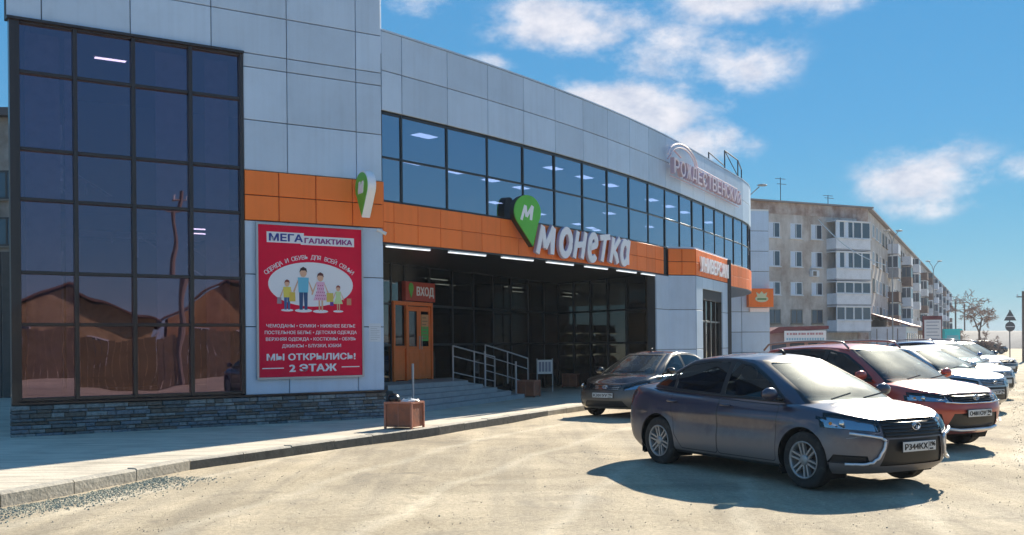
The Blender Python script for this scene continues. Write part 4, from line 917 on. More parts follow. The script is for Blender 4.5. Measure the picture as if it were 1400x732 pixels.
for r_, (z0, zr, z1) in enumerate(((9.9, 10.9, 12.6), (7.2, 8.6, 9.75), (4.9, 5.95, 7.1), (2.2, 3.3, 4.8))):
    w_, dp = 4.3, 1.25; t0 = 3.2; zlo = (10.0, 7.2, 4.85, 2.35)[r_]; zm = zlo+1.15; zt = (12.7, 9.85, 7.05, 4.75)[r_]
    q = MB(); q.obox(ga(t0, zlo, 0), GA*w_, NG*dp, Z*.14); sl = q.build('balcony_slab', GRYB, apt)
    q = MB(); q.bbox(ga(t0, zlo+.14, dp-.05), GA*w_, Z*(zm-zlo-.14), NG*.05, .01); q.obox(ga(t0, zlo+.14, 0), GA*.05, NG*(dp-.05), Z*(zm-zlo-.14)); q.obox(ga(t0-w_+.05, zlo+.14, 0), GA*.05, NG*(dp-.05), Z*(zm-zlo-.14)); q.build('balcony_front', WSH, apt)
    q = MB(); q.obox(ga(t0, zt, -.1), GA*w_, NG*(dp+.15), Z*.08); q.build('balcony_canopy', WSH, apt)
    for k in range(4):
        window(ga(t0-k*w_/4, zm, dp-.04), GA, w_/4-.02, zt-zm, NG, apt, PVC, r_ < 2 and k < 2, 1)
    window(ga(t0-w_+.04, zm, 0)+NG*dp*0, NG, dp-.06, zt-zm, GA, apt, PVC, False, 1)
# long face: windows and balcony stacks
for fl in range(5):
    z0 = .9+fl*2.72
    for k in range(56):
        s = 4+k*3.36
        window(la(s, z0+.1), LA, 1.5, 1.35, NL, apt, PVC if ra.random() < .6 else OLDF, False, 2)
for k in range(10):
    s = 19.5+k*17.6+(k % 2)*1.5
    for fl in range(0, 5):
        z0 = .55+fl*2.72; mt = ra.choice((WSH, WSH, GRYB, BRN)) if k else (WSH, BRN, BRN, GRYB, WSH)[fl]; w_ = 3.2; dp = 1.15; hh = 1.32 if fl < 4 else .85
        if fl == 0: continue
        q = MB(); q.obox(la(s, z0, 0), LA*w_, NL*dp, Z*.14); q.obox(la(s, z0+.14, dp-.06), LA*w_, NL*.06, Z*.95); q.obox(la(s, z0+.14, 0), LA*.05, NL*dp, Z*.95); q.obox(la(s+w_-.05, z0+.14, 0), LA*.05, NL*dp, Z*.95)
        bo = q.build('balcony', mt, apt)
        if ra.random() < .8:
            q = MB()
            for u in (0, w_/2, w_-.08): q.obox(la(s+u, z0+1.09, dp-.08), LA*.08, NL*.07, Z*hh)
            q.obox(la(s, z0+1.09, .02), LA*.06, NL*(dp-.1), Z*.07); q.obox(la(s, z0+1.09, dp*.45), LA*.06, NL*.06, Z*hh); q.obox(la(s, z0+1.09+hh, 0), LA*w_, NL*dp, Z*.08)
            q.build('glazing_frame', PVC if mt is not BRN else OLDF, bo)
            q = MB(); q.obox(la(s+.05, z0+1.12, dp-.05), LA*(w_-.1), NL*.015, Z*hh); q.obox(la(s+.02, z0+1.12, .05), LA*.015, NL*(dp-.12), Z*hh); q.build('pane', FG, bo)
for k in range(7): q = MB(); q.obox(la(8+k*27, HT+.1, -4), LA*.9, -NL*.7, Z*1.1); q.build('chimney', BRK, apt)
q = MB(); q.box(0, .8, 0, .35, 0, .55)
ac = thing('air_conditioner', tuple(ga(5.2, 7.4, .1)), 'white air conditioner box under the third window of the apartment end wall', 'air conditioner')
q = MB(); q.obox(ga(5.3, 7.55, .02), GA*.85, NG*.35, Z*.58); q.build('casing', PVC, ac); q = MB(); q.lathe([(.02, 0), (.2, 0), (.22, .02)], 14, 'Y', (0, 0, 0)); q = MB(); q.obox(ga(5.2, 7.62, .372), GA*.42, NG*.012, Z*.42); q.build('grille', OLDF, ac)
# antennas
for (p, h, lb) in ((ga(7.8, HT+.15, -1), 2.4, 'taller television antenna on the left of the apartment roof'), (ga(2.0, HT+.15, -1), 1.1, 'short television antenna near the corner of the apartment roof')):
    an = thing('antenna', tuple(p), lb, 'antenna'); q = MB(); q.tube(p, p+Z*h, .035, n=5); q.build('mast', FRAMEB, an)
    q = MB(); q.tube(p+Z*h*.95-GA*.6, p+Z*h*.95+GA*.6, .03, n=4); q.tube(p+Z*h*.75-GA*.4, p+Z*h*.75+GA*.7, .03, n=4); q.build('crossbar', FRAMEB, an)
# white cable
a, b = ga(4.3, 12.9, .1), Vector((31.9, 84.2, 8.0)); q = MB(); q.path([a.lerp(b, i/12)-Z*(2.0*math.sin(math.pi*i/12)*.35) for i in range(13)], .045, 5)
tag(q.build('overhead_cable', WHITEP, base=True), 'pale cable sagging from the apartment wall to the street lamp', 'cable')
# ------------------------------------------------------------------ street lamps and poles
def lamp(x, y, h, arm, lb):
    t_ = thing('street_lamp', (x, y, 0), lb, 'street lamp', 'street lamps along the apartment street')
    q = MB(); q.tube((0, 0, 0), (0, 0, h-1.1), .07, .045, 8); q.build('pole', mat('lamp_grey', (.26, .27, .28), .6), t_, local=True)
    for dx in arm:
        q = MB(); q.path([(0, 0, h-1.2), (dx*.25, 0, h-.6), (dx, 0, h-.1)], .035, 6); q.build('arm', MATS['lamp_grey'], t_, local=True)
        q = MB(); q.sphere((dx*1.25, 0, h), .16, 8, 6, (2.0, .8, .5)); q.build('lamp_head', MATS['lamp_grey'], t_, local=True)
lamp(14.35, 60, 11.1, (.75,), 'nearest street lamp with its head just above the grey wing')
lamp(32.4, 84, 10.9, (.5, -.35), 'double headed street lamp in front of the apartment block middle')
lamp(50.0, 117, 10.9, (.6, -.5), 'farthest street lamp showing above the apartment roof line')
def pole(x, y, h, r, lb):
    t_ = thing('utility_pole', (x, y, 0), lb, 'utility pole'); q = MB(); q.tube((0, 0, 0), (0, 0, h), r*1.2, r, 8); q.build('pole', mat('pole_wood', (.16, .13, .11), .8), t_, local=True)
    q = MB(); q.tube((-.5, 0, h-.4), (.5, 0, h-.4), .04, n=5); q.build('crossarm', MATS['pole_wood'], t_, local=True)
    q = MB()
    for x_ in (-.45, .45): q = MB(); q.tube((x_, 0, h-.38), (x_, 0, h-.2), .03, n=6); q.build('insulator', PVC, t_, local=True)
pole(36.3, 70, 5.0, .12, 'utility pole at the right edge beyond the road signs')
pole(80, 178, 8.5, .14, 'thin far utility pole beside the end of the apartment block')
pole(94, 205, 9.0, .14, 'thin far utility pole just left of the bare birch')
# road signs seen from behind
rs_ = thing('road_sign', (30.5, 60.5, 0), 'triangular and round road signs on one post, seen from behind', 'road sign')
SGB = mat('sign_back', (.12, .125, .14), .5, .3)
q = MB(); q.tube((0, 0, 0), (0, 0, 3.4), .035, n=8); q.build('post', SGB, rs_, local=True)
q = MB(); q.prism([(-.38, -.30), (.38, -.30), (0, .36)], Vector((0, -.05, 3.05)), Vector((1, 0, 0)), Z, Vector((0, -.02, 0))); q.build('triangle_plate', SGB, rs_, local=True)
q = MB(); q.prism([(.30*math.cos(R(a)), .30*math.sin(R(a))) for a in range(0, 360, 15)], Vector((0, -.05, 2.38)), Vector((1, 0, 0)), Z, Vector((0, -.02, 0))); q.build('round_plate', SGB, rs_, local=True)
for z_ in (2.38, 3.0):
    q = MB(); q.box(-.25, .25, -.085, -.07, z_-.02, z_+.02); q.build('clamp', PVC, rs_, local=True)
# ------------------------------------------------------------------ kiosk, shopfronts, boards beyond the cars
DR = mat('dark_red_roof', (.16, .035, .04), .6, var=.2, vscale=2); WB = mat('shop_board_white', (.70, .68, .70), .6)
ks = thing('street_kiosk', (18.0, 62, 0), 'low kiosk with dark red roof and pale sign board before the apartment end wall', 'kiosk')
q = MB(); q.box(-1.9, 1.7, 0, 2.4, 0, 2.15); q.build('wall', mat('kiosk_wall', (.32, .20, .19), .7, var=.2), ks, local=True)
q = MB(); q.add([(-2.2, -.3, 2.05), (1.8, -.3, 2.35), (1.8, 2.7, 2.35), (-2.2, 2.7, 2.05), (-1.3, -.3, 2.5), (1.8, -.3, 2.55), (1.8, 2.7, 2.55), (-1.3, 2.7, 2.5)], [(0, 3, 2, 1), (4, 5, 6, 7), (0, 1, 5, 4), (1, 2, 6, 5), (2, 3, 7, 6), (3, 0, 4, 7)]); q.build('roof', DR, ks, local=True)
q = MB(); q.box(-1.0, 1.6, -.40, -.32, 1.55, 2.25); q.build('sign_board', WB, ks, local=True)
q = MB()
for k in range(13): q.box(-.85+k*.18, -.75+k*.18+.03*(k%3), -.415, -.402, 1.99, 2.12)
q.build('red_letter_row', mat('letter_red', (.45, .22, .24), .6), ks, local=True)
q = MB()
for k in range(15): q.box(-.88+k*.16, -.78+k*.16, -.415, -.402, 1.66, 1.80)
q.build('blue_letter_row', mat('letter_blue', (.22, .40, .52), .6), ks, local=True)
for k in range(3): q = MB(); q.box(-1.7+k*1.15, -.8+k*1.15, -.03, 0, .9, 1.5); q.build('window', FG, ks, local=True)
sf = thing('shop_annex', tuple(la(3, 0, 2)), 'low white annex with a dark red pitched awning against the long apartment face', 'annex')
q = MB(); q.obox(la(2, 0, 0), LA*16, NL*3.2, Z*2.9); q.build('wall', WSH, sf)
q = MB(); o = la(1.6, 2.9, 3.6); q.add([o, o+LA*17, la(18.6, 4.1, 0), la(1.6, 4.1, 0), o+Z*.15, o+LA*17+Z*.15, la(18.6, 4.25, 0), la(1.6, 4.25, 0)], [(0, 3, 2, 1), (4, 5, 6, 7), (0, 1, 5, 4), (1, 2, 6, 5), (2, 3, 7, 6), (3, 0, 4, 7)]); q.build('awning', DR, sf)
for k in range(5): q = MB(); q.obox(la(3+k*3, .6, 3.2), LA*1.6, NL*.05, Z*1.7); q.build('shop_window', FG, sf)
for k in range(3): q = MB(); q.obox(la(2, .3, .5+k*.95), -LA*.05, NL*.06, Z*2.4); q.build('door_post', BRN, sf)
sf = thing('shop_annex', tuple(la(30, 0, 2)), 'brown low shopfront with a blue grey awning farther along the apartment face', 'annex')
q = MB(); q.obox(la(24, 0, 0), LA*26, NL*2.6, Z*2.7); q.build('wall', BRN, sf)
q = MB(); q.obox(la(23.6, 2.7, 0), LA*27, NL*3.3, Z*.5); q.build('awning', mat('slate_awning', (.14, .17, .22), .6), sf)
for k in range(6): q = MB(); q.obox(la(25+k*4, .6, 2.6), LA*2, NL*.05, Z*1.6); q.build('shop_window', FG, sf)
for (x, y, w_, z0, z1, lb, c) in ((37.9, 89, 1.75, 1.3, 3.75, 'white price board in a dark red frame before the apartment block', DR),):
    b_ = thing('advert_board', (x, y, 0), lb, 'board'); q = MB(); q.box(-w_/2, w_/2, -.06, .06, z0, z1); q.build('frame', c, b_, local=True)
    q = MB(); q.box(-w_/2+.12, w_/2-.12, -.09, -.062, z0+.05, z1-.35); q.build('sheet', WB, b_, local=True)
    q = MB()
    for k in range(6): q.box(-w_/2+.3, w_/2-.3-.15*(k % 2), -.10, -.091, z1-.6-k*.30, z1-.52-k*.30)
    q.build('print_lines', mat('print_slate2', (.3, .32, .4), .6), b_, local=True)
    for x_ in (-w_/2+.05, w_/2-.05): q = MB(); q.box(x_-.06, x_+.06, -.05, .05, 0, z0); q.build('post', c, b_, local=True)
tq = thing('turquoise_booth', (41.5, 93, 0), 'bright turquoise booth beside the price board beyond the parked cars', 'booth')
TQ = mat('turquoise_paint', (.03, .62, .66), .4); q = MB(); q.box(-.72, .72, 0, 1.2, .1, 2.45); q.build('wall', TQ, tq, local=True)
q = MB(); q.box(-.85, .85, -.15, 1.35, 2.45, 2.6); q.build('roof', TQ, tq, local=True); q = MB(); q.box(-.55, .55, -.03, 0, 1.2, 2.0); q.build('window', mat('booth_window', (.25, .55, .6), .2), tq, local=True)
# ------------------------------------------------------------------ trees
BARK = mat('bare_bark', (.16, .12, .10), .9, var=.3, vscale=3); TWIG = mat('bare_twigs', (.36, .25, .20), .9)
def tree(x, y, h, seed, lb, spread=.6, depth=6, droop=0, z0=0, twig=.012, mt=None, name='bare_tree'):
    rr = random.Random(seed); t_ = thing(name, (x, y, z0), lb, 'tree'); tr = MB(); tw_ = MB()
    def grow(p, d, L, r, k):
        pts = [p]; dd = d.copy(); n = 3
        for i in range(n):
            dd = (dd+Vector((rr.uniform(-1, 1), rr.uniform(-1, 1), rr.uniform(-.6, .8)))*(.05 if k == depth else .16)+Z*(-droop*(depth-k)/depth if k < depth-2 else .05)).normalized(); pts.append(pts[-1]+dd*L/n)
        q = tr if k >= depth-2 else tw_
        rad = [max(twig, r*(1-.35*i/n)) for i in range(n+1)]; q.path(pts, rad, 5 if k >= depth-1 else 3)
        if k == 0: return
        for j in range(rr.choice((2, 3, 3) if k > 1 else (3, 4))):
            at = pts[rr.choice((1, 2, 3, 3))]; a = Vector((rr.gauss(0, 1), rr.gauss(0, 1), rr.gauss(.15, .5))).normalized()
            grow(at, (dd*(1-spread*.6)+a*spread).normalized(), L*rr.uniform(.62, .82), r*.58, k-1)
    grow(Vector((0, 0, 0)), Vector((0, 0, 1)), h*.30, h*.022, depth)
    tr.build('trunk', BARK, t_, local=True); tw_.build('crown', mt or TWIG, t_, local=True); return t_
tree(53.0, 112, 8.0, 6, 'bare drooping birch right of the turquoise booth', .66, 7, .16, twig=.026)
tree(47.2, 107, 4.2, 9, 'small bare bush like tree left of the drooping birch', .8, 6, 0, twig=.018)
tree(57, 125, 4.6, 12, 'low tangled bare tree right of the drooping birch', .8, 6, 0, twig=.018)
tree(50, 104, 3.6, 15, 'knee high thicket of bare shoots in front of the drooping birch', .9, 6, 0, twig=.016)
tree(33.5, 52.5, 9.0, 23, 'bare street tree beyond the right edge mirrored in the ribbon windows', .62, 7, 0, twig=.02)
# far ground rise, fence line and wood
q = MB(); q.smooth = True; rr = random.Random(31); n = 60
pr = [(45+ (i/n)*260, 165+20*math.sin(i*.3)-i*.5, 2.2+.7*math.sin(i*.21)+.3*rr.random()) for i in range(n+1)]
vs = [];
for x, y, z in pr: vs += [(x, y-14, -.2), (x, y, z*.9), (x, y+10, z), (x, y+60, z*1.2), (x, y+130, -.3)]
q.add(vs, [(i*5+j, (i+1)*5+j, (i+1)*5+j+1, i*5+j+1) for i in range(n) for j in range(4)]); tag(q.build('far_bank', mat('far_bank_soil', (.30, .29, .28), .95, var=.35, vscale=.15)), kind='structure')
q = MB(); q.smooth = True; rr = random.Random(35); n = 80       # long low hill closing the view
vs = []
for i_ in range(n+1):
    a = R(8+i_*70/n); h = 9+5*math.sin(i_*.17+1)+2*math.sin(i_*.6)
    for r_, z_ in ((600, -.5), (680, h*.5), (760, h), (1000, h*1.1), (1200, -1)): vs.append((r_*math.sin(a), r_*math.cos(a), z_))
q.add(vs, [(i_*5+j, (i_+1)*5+j, (i_+1)*5+j+1, i_*5+j+1) for i_ in range(n) for j in range(4)]); tag(q.build('hill', mat('hill_haze', (.30, .33, .34), .95, var=.25, vscale=.02)), kind='structure')
def wood(name, a0, a1, r0, hh, seed, n=1500, lb=''):
    rr = random.Random(seed); q = MB()
    for _ in range(n):
        a = R(rr.uniform(a0, a1)); r = r0*rr.uniform(.93, 1.1); x, y = r*math.sin(a), r*math.cos(a); h = hh*rr.uniform(.5, 1.1)*(1+.3*math.sin(a*40)); w = rr.uniform(.6, 1.6)*r0/300
        for j in range(7):
            b = rr.uniform(0, 6.3); dx, dy = math.cos(b)*w, math.sin(b)*w; z0 = h*rr.uniform(.1, .7)
            q.add([(x, y, z0), (x+dx, y+dy, z0+h*.25), (x+dx*.7, y+dy*.7, z0+h*.32)], [(0, 1, 2)])
        q.add([(x-.12, y, -.5), (x+.12, y, -.5), (x, y, h)], [(0, 1, 2)])
    tag(q.build(name, mat('winter_wood', (.24, .20, .18), .95)), lb, 'wood', kind='stuff')
wood('far_wood', 14, 60, 420, 5, 41, 1600, 'distant leafless wood along the horizon on the right')
wood('far_wood', -160, -25, 330, 9, 42, 900, 'distant leafless wood behind the street on the left')
wood('far_wood', 60, 200, 300, 9, 43, 1200, 'distant leafless wood behind the viewpoint')
# ------------------------------------------------------------------ left edge: brick block and gate
lbk = thing('brick_house', (-21, 38, 0), 'pale grey brick house block glimpsed left of the glass tower', 'house')
q = MB(); q.box(-34, -15.5, 38, 48, 0, 10.5); q.build('wall', wall_mat('grey_brick', (.18, .15, .13), (.30, .28, .26), (.38, .36, .34), .7), lbk)
q = MB(); q.box(-34.4, -15, 37.6, 48.4, 10.5, 10.8); q.build('roof', mat('felt', (.08, .08, .09), .8), lbk)
for k in range(4):
    for z0 in (7.35, 5.55, 2.9): window(Vector((-19.9-k*3, 38, z0)), Vector((1, 0, 0)), 1.0, 1.1, Vector((0, -1, 0)), lbk, FRAMEB, False, 2)
gt = thing('metal_gate', (-15.6, 29.5, 0), 'dark sheet metal gate between the tower and the brick house', 'gate')
for k in range(7): q = MB(); q.bbox(Vector((-17.6+k*.6, 29.5, .1)), Vector((.57, 0, 0)), Z*(4.4 if k < 5 else 3.9), Vector((0, -.05, 0)), .01); q.build('gate_sheet', mat('gate_brown', (.07, .065, .06), .6, var=.3, vscale=2), gt)
for x_ in (-17.7, -14.4): q = MB(); q.box(x_, x_+.12, 29.4, 29.55, 0, 4.7); q.build('gate_post', FRAME, gt)
q = MB(); q.obox((-12.2, 13.4, .0), Vector((-3.5, 2.0, 0)), Vector((.1, .18, 0)), Z*.26); tag(q.build('low_kerb_wall', KM, base=True), 'short raised concrete edge at the left end of the pavement', 'kerb wall')
# ------------------------------------------------------------------ street across the lot (seen mirrored in the tower glass)
HB = [wall_mat('house_brick_%d' % i, *[tuple(min(.8, v*m_) for v, m_ in zip(q_, (1.0, 1.0, .95))) for q_ in c], .9) for i, c in enumerate((((.28, .14, .06), (.46, .26, .12), (.52, .33, .17)), ((.22, .10, .06), (.36, .17, .10), (.42, .22, .13)), ((.30, .20, .10), (.48, .34, .18), (.55, .40, .24))))]
RT = mat('house_roof', (.18, .10, .08), .8, var=.3, vscale=2); RD = D(90-44); RN_ = Vector((-RD.y, RD.x, 0))   # row direction, faces back toward the tower
hc = Vector((19.5, -9.5, 0))
desc = ['ochre brick house with a low gable', 'red brick house with a steep gable', 'sand coloured house with a wide gable', 'rusty brick house with twin windows', 'narrow ochre house with a tall gable', 'long sand coloured house with a flat gable']
for k in range(6):
    w_ = (8, 6.5, 8.5, 6, 6.5, 9)[k]; h_ = (2.9, 3.3, 2.8, 3.0, 3.4, 2.9)[k]; o = hc+RD*(-26+k*9.2); t_ = thing('gabled_house', tuple(o), desc[k]+' on the far side of the lot', 'house')
    q = MB(); q.obox(o-Z*.1, RD*w_, -RN_*8, Z*(h_+.1)); q.prism([(0, h_), (w_, h_), (w_/2, h_+1.7)], o, RD, Z, -RN_*8); q.build('wall', HB[k % 3], t_)
    for s_ in (0, 1):
        p0 = o+RN_*.3+Z*(h_-.1)+RD*(-.3 if s_ == 0 else w_+.3); p1 = o+RN_*.3+Z*(h_+1.85)+RD*w_/2; q = MB(); q.obox(p0, p1-p0, -RN_*8.6, Z*.12); q.build('roof', RT, t_)
    for u in (.2, .6): window(o+RD*w_*u+Z*1.1, RD, 1.1, 1.2, RN_, t_, PVC, False, 2)
o0 = hc+RD*-27+RN_*9.0; t_ = thing('board_fence', tuple(o0), 'long weathered board fence before the gabled houses', 'fence')
for j in range(186):
    o = o0+RD*j*.3; q = MB(); q.obox(o, RD*.28, RN_*.03, Z*(2.05+.05*(j % 3))); q.build('board', mat('fence_board', (.17, .12, .06), .85, var=.35, vscale=2), t_)
for zr in (.5, 1.4): q = MB(); q.obox(o0-RN_*.05+Z*zr, RD*55.8, RN_*.04, Z*.1); q.build('rail', MATS['fence_board'], t_)
p_ = hc+RD*2+RN_*9; pole(p_.x, p_.y, 8.5, .11, 'utility pole across the lot mirrored in the tower glass')
tree(*(hc+RD*-14+RN_*3)[:2], 7.5, 51, 'bare garden tree by the fence across the lot', .65, 6, 0, twig=.02)
tree(*(hc+RD*12+RN_*2)[:2], 6.5, 52, 'small bare garden tree between two houses across the lot', .65, 6, 0, twig=.02)
# ------------------------------------------------------------------ cars
def crv(xs, ys):
    """smooth monotone curve through points"""
    xs = np.array(xs, float); ys = np.array(ys, float)
    if xs[0] > xs[-1]: xs = xs[::-1]; ys = ys[::-1]
    h = np.diff(xs); d = np.diff(ys)/h; m = np.zeros(len(xs)); m[0] = d[0]; m[-1] = d[-1]
    for i in range(1, len(xs)-1):
        m[i] = 0 if d[i-1]*d[i] <= 0 else 2*d[i-1]*d[i]/(d[i-1]+d[i])
    def f(x):
        x = min(max(x, xs[0]), xs[-1]); i = min(int(np.searchsorted(xs, x, 'right'))-1, len(h)-1); i = max(i, 0)
        t = (x-xs[i])/h[i]; return float((2*t**3-3*t**2+1)*ys[i]+(t**3-2*t**2+t)*h[i]*m[i]+(-2*t**3+3*t**2)*ys[i+1]+(t**3-t**2)*h[i]*m[i+1])
    return f
def shell(xf, xr, zb, zs, zc, W, Lf, Lr, nf, nr_, NL_=18, QS=(.02, .05, .1, .18, .3, .45, .65, .85, 1), pw=2.6, nm=70):
    """closed hull: levels up the side, then a crowned cap. functions of level t or x"""
    bm = bmesh.new(); half = []
    samp = [('f', a) for a in np.linspace(0, 90, 20)]+[('m', a) for a in np.linspace(0, 1, nm)[1:-1]]+[('r', a) for a in np.linspace(90, 0, 18)]
    rows = []
    def cont(t):
        F, B = xf(t), xr(t); out = []
        for k, a in samp:
            if k == 'f': c, s_ = math.cos(R(a))**(2/nf), math.sin(R(a))**(2/nf); x = F-Lf+Lf*c; ys = s_
            elif k == 'r': c, s_ = math.cos(R(a))**(2/nr_), math.sin(R(a))**(2/nr_); x = B+Lr-Lr*c; ys = s_
            else: x = (F-Lf)+(B+Lr-F+Lf)*a; ys = 1
            out.append((x, ys))
        return out
    for j in range(NL_+1):
        t = j/NL_; r = []
        for x, ys in cont(t):
            z = zb(x)+(zs(x)-zb(x))*t; r.append((x, ys*W(x, t), z))
        rows.append(r)
    c1 = cont(1); F, B = xf(1), xr(1)
    for q in QS:
        r = []
        for x, ys in c1:
            xs_ = min(max(x, B+Lr*.9), F-Lf*.8); X = x+(xs_-x)*q; y = ys*W(x, 1)*(1-q)
            dr = zc(X)-zs(X); z = zc(X)-dr*(1-q)**pw-(zs(X)-zs(x))*(1-q)**pw
            r.append((X, y, z))
        rows.append(r)
    n = len(samp); V = {}
    for j, r in enumerate(rows):
        for i, (x, y, z) in enumerate(r):
            mid = i in (0, n-1) or j == len(rows)-1
            v = bm.verts.new((x, 0 if mid else y, z)); V[j, i, 1] = v
            V[j, i, -1] = v if mid else bm.verts.new((x, -y, z))
    for j in range(len(rows)-1):
        for i in range(n-1):
            for s in (1, -1):
                q = [V[j, i, s], V[j, i+1, s], V[j+1, i+1, s], V[j+1, i, s]]
                if s < 0: q = q[::-1]
                u = []
                for v in q:
                    if v not in u: u.append(v)
                if len(u) > 2:
                    try: bm.faces.new(u)
                    except ValueError: pass
    bmesh.ops.remove_doubles(bm, verts=bm.verts, dist=.0004)
    bm.faces.ensure_lookup_table()
    bmesh.ops.recalc_face_normals(bm, faces=bm.faces)
    bm.normal_update()
    top = max(bm.faces, key=lambda f: f.calc_center_median().z)
    if top.normal.z < 0: bmesh.ops.reverse_faces(bm, faces=bm.faces)
    bm.faces.layers.int.new('pt'); return bm
AX = {'side': (0, 2), 'front': (1, 2), 'top': (0, 1)}
def cut(bm, proj, poly, filt, pid, over=None):
    """cuts a convex outline through the faces that pass filt and marks them with part id pid"""
    L = bm.faces.layers.int['pt']; a, b = AX[proj]; n = len(poly)
    cx = sum(p[0] for p in poly)/n; cy = sum(p[1] for p in poly)/n
    x0, x1 = min(p[0] for p in poly)-.06, max(p[0] for p in poly)+.06; y0, y1 = min(p[1] for p in poly)-.06, max(p[1] for p in poly)+.06
    def near(f):
        vs = [v.co for v in f.verts]
        return max(v[a] for v in vs) > x0 and min(v[a] for v in vs) < x1 and max(v[b] for v in vs) > y0 and min(v[b] for v in vs) < y1
    fs = [f for f in bm.faces if near(f) and filt(f.calc_center_median(), f.normal) and (over is None or f[L] in over)]
    for i in range(n):
        p, q = poly[i], poly[(i+1) % n]; ex, ey = q[0]-p[0], q[1]-p[1]; nx_, ny_ = ey, -ex
        if (cx-p[0])*nx_+(cy-p[1])*ny_ > 0: nx_, ny_ = -nx_, -ny_
        no = [0, 0, 0]; no[a] = nx_; no[b] = ny_; co = [0, 0, 0]; co[a] = p[0]; co[b] = p[1]
        geom = set(fs)
        for f in fs: geom.update(f.edges); geom.update(f.verts)
        ln = math.hypot(nx_, ny_)
        r = bmesh.ops.bisect_plane(bm, geom=list(geom), dist=1e-5, plane_co=co, plane_no=[v/ln for v in no])
        fs = [f for f in r['geom'] if isinstance(f, bmesh.types.BMFace) and (f.calc_center_median()-Vector(co)).dot(Vector(no)) < 0]
    for f in fs: f[L] = pid
    return fs
def grow_poly(poly, d):
    n = len(poly); ar = sum(poly[i][0]*poly[(i+1) % n][1]-poly[(i+1) % n][0]*poly[i][1] for i in range(n)); s = 1 if ar > 0 else -1; out = []
    for i in range(n):
        p0, p, p1 = (Vector(poly[k % n]) for k in (i-1, i, i+1)); e0 = (p-p0).normalized(); e1 = (p1-p).normalized()
        n0 = Vector((e0.y, -e0.x))*s; n1 = Vector((e1.y, -e1.x))*s; m_ = (n0+n1); m_ = m_/max(.3, m_.dot(n0)) if m_.length > 1e-6 else n0
        out.append(tuple(p+m_*d))
    return out
def roundp(poly, r=.04, k=4):
    out = []; n = len(poly)
    for i in range(n):
        p0, p, p1 = (Vector(poly[q % n]) for q in (i-1, i, i+1)); a = p+(p0-p).normalized()*min(r, (p0-p).length*.45); b = p+(p1-p).normalized()*min(r, (p1-p).length*.45)
        for j in range(k+1):
            t = j/k; out.append(tuple(a*(1-t)**2+p*2*t*(1-t)+b*t**2))
    return out
def extract(bm, sel, name, mats, parent, off=0, thick=0, mi=None, smooth=True):
    """copies the marked faces to an object of their own, keeping the normals of the whole hull"""
    vs = {}; co = []; nr2 = []; fc = []; ms = []
    for f in sel:
        ix = []
        for v in f.verts:
            if v.index not in vs: vs[v.index] = len(co); co.append(v.co+v.normal*off); nr2.append(v.normal.copy())
            ix.append(vs[v.index])
        fc.append(ix); ms.append(mi(f) if mi else 0)
    nv = len(co)
    if thick:
        cnt = {}
        for f in fc:
            for i in range(len(f)):
                e = (f[i], f[(i+1) % len(f)]); cnt[e] = 1
        edge = [e for e in cnt if (e[1], e[0]) not in cnt]
        rim = {}
        for e in edge:
            for k in e:
                if k not in rim: rim[k] = len(co); co.append(co[k]-nr2[k]*thick); nr2.append(nr2[k])
        for a, b in edge: fc.append([b, a, rim[a], rim[b]]); ms.append(0)
    me = bpy.data.meshes.new(name); me.from_pydata(co, [], fc)
    for m in (mats if isinstance(mats, (list, tuple)) else [mats]): me.materials.append(m)
    me.polygons.foreach_set('material_index', ms); me.polygons.foreach_set('use_smooth', [smooth]*len(fc))
    if smooth and not thick: me.normals_split_custom_set_from_vertices([tuple(n) for n in nr2])
    me.update(); o = bpy.data.objects.new(name, me); link(o, parent); return o
TYRE = mat('tyre_rubber', (.022, .021, .020), .85, var=.4, vscale=9, stain=(.06, .055, .05)); ALLOY = mat('alloy_rim', (.36, .355, .35), .42, .5); BLK = mat('black_trim', (.012, .012, .013), .45); DISK = mat('brake_disk', (.06, .05, .05), .6, .5)
CHR = mat('chrome', (.75, .76, .78), .12, 1); PLW = mat('plate_white', (.68, .68, .66), .4); PLK = mat('plate_ink', (.02, .02, .02), .5); HLD = mat('lamp_bowl', (.50, .52, .56), .12, .95); REDL = mat('tail_red', (.35, .01, .01), .15, coat=1); AMB = mat('amber_lamp', (.7, .25, .02), .2)
def dusty(name, tint, d):
    m = glass(name, tint, .06, (1, 1, 1), rough=.05); t = m.node_tree; N = t.nodes.new; out = [n for n in t.nodes if n.type == 'OUTPUT_MATERIAL'][0]; src = out.inputs[0].links[0].from_socket
    df = N('ShaderNodeBsdfGlossy'); df.inputs['Roughness'].default_value = .55; df.inputs[0].default_value = (.86, .90, .85, 1); tl = N('ShaderNodeBsdfTranslucent'); tl.inputs[0].default_value = (.6, .62, .57, 1)
    m1_ = N('ShaderNodeMixShader'); m1_.inputs[0].default_value = .4; t.links.new(df.outputs[0], m1_.inputs[1]); t.links.new(tl.outputs[0], m1_.inputs[2])
    m2_ = N('ShaderNodeMixShader'); tcn = N('ShaderNodeTexCoord'); n = N('ShaderNodeTexNoise'); n.inputs['Scale'].default_value = 2.2; n.inputs['Detail'].default_value = 4; t.links.new(tcn.outputs['Object'], n.inputs[0])
    r = N('ShaderNodeMapRange'); t.links.new(n.outputs[0], r.inputs[0]); r.inputs[1].default_value = .3; r.inputs[2].default_value = .7; r.inputs[3].default_value = d*.6; r.inputs[4].default_value = d*1.25
    t.links.new(r.outputs[0], m2_.inputs[0]); t.links.new(src, m2_.inputs[1]); t.links.new(m1_.outputs[0], m2_.inputs[2]); t.links.new(m2_.outputs[0], out.inputs[0]); return m
CGW = dusty('windscreen_glass', (.62, .70, .68), .09)
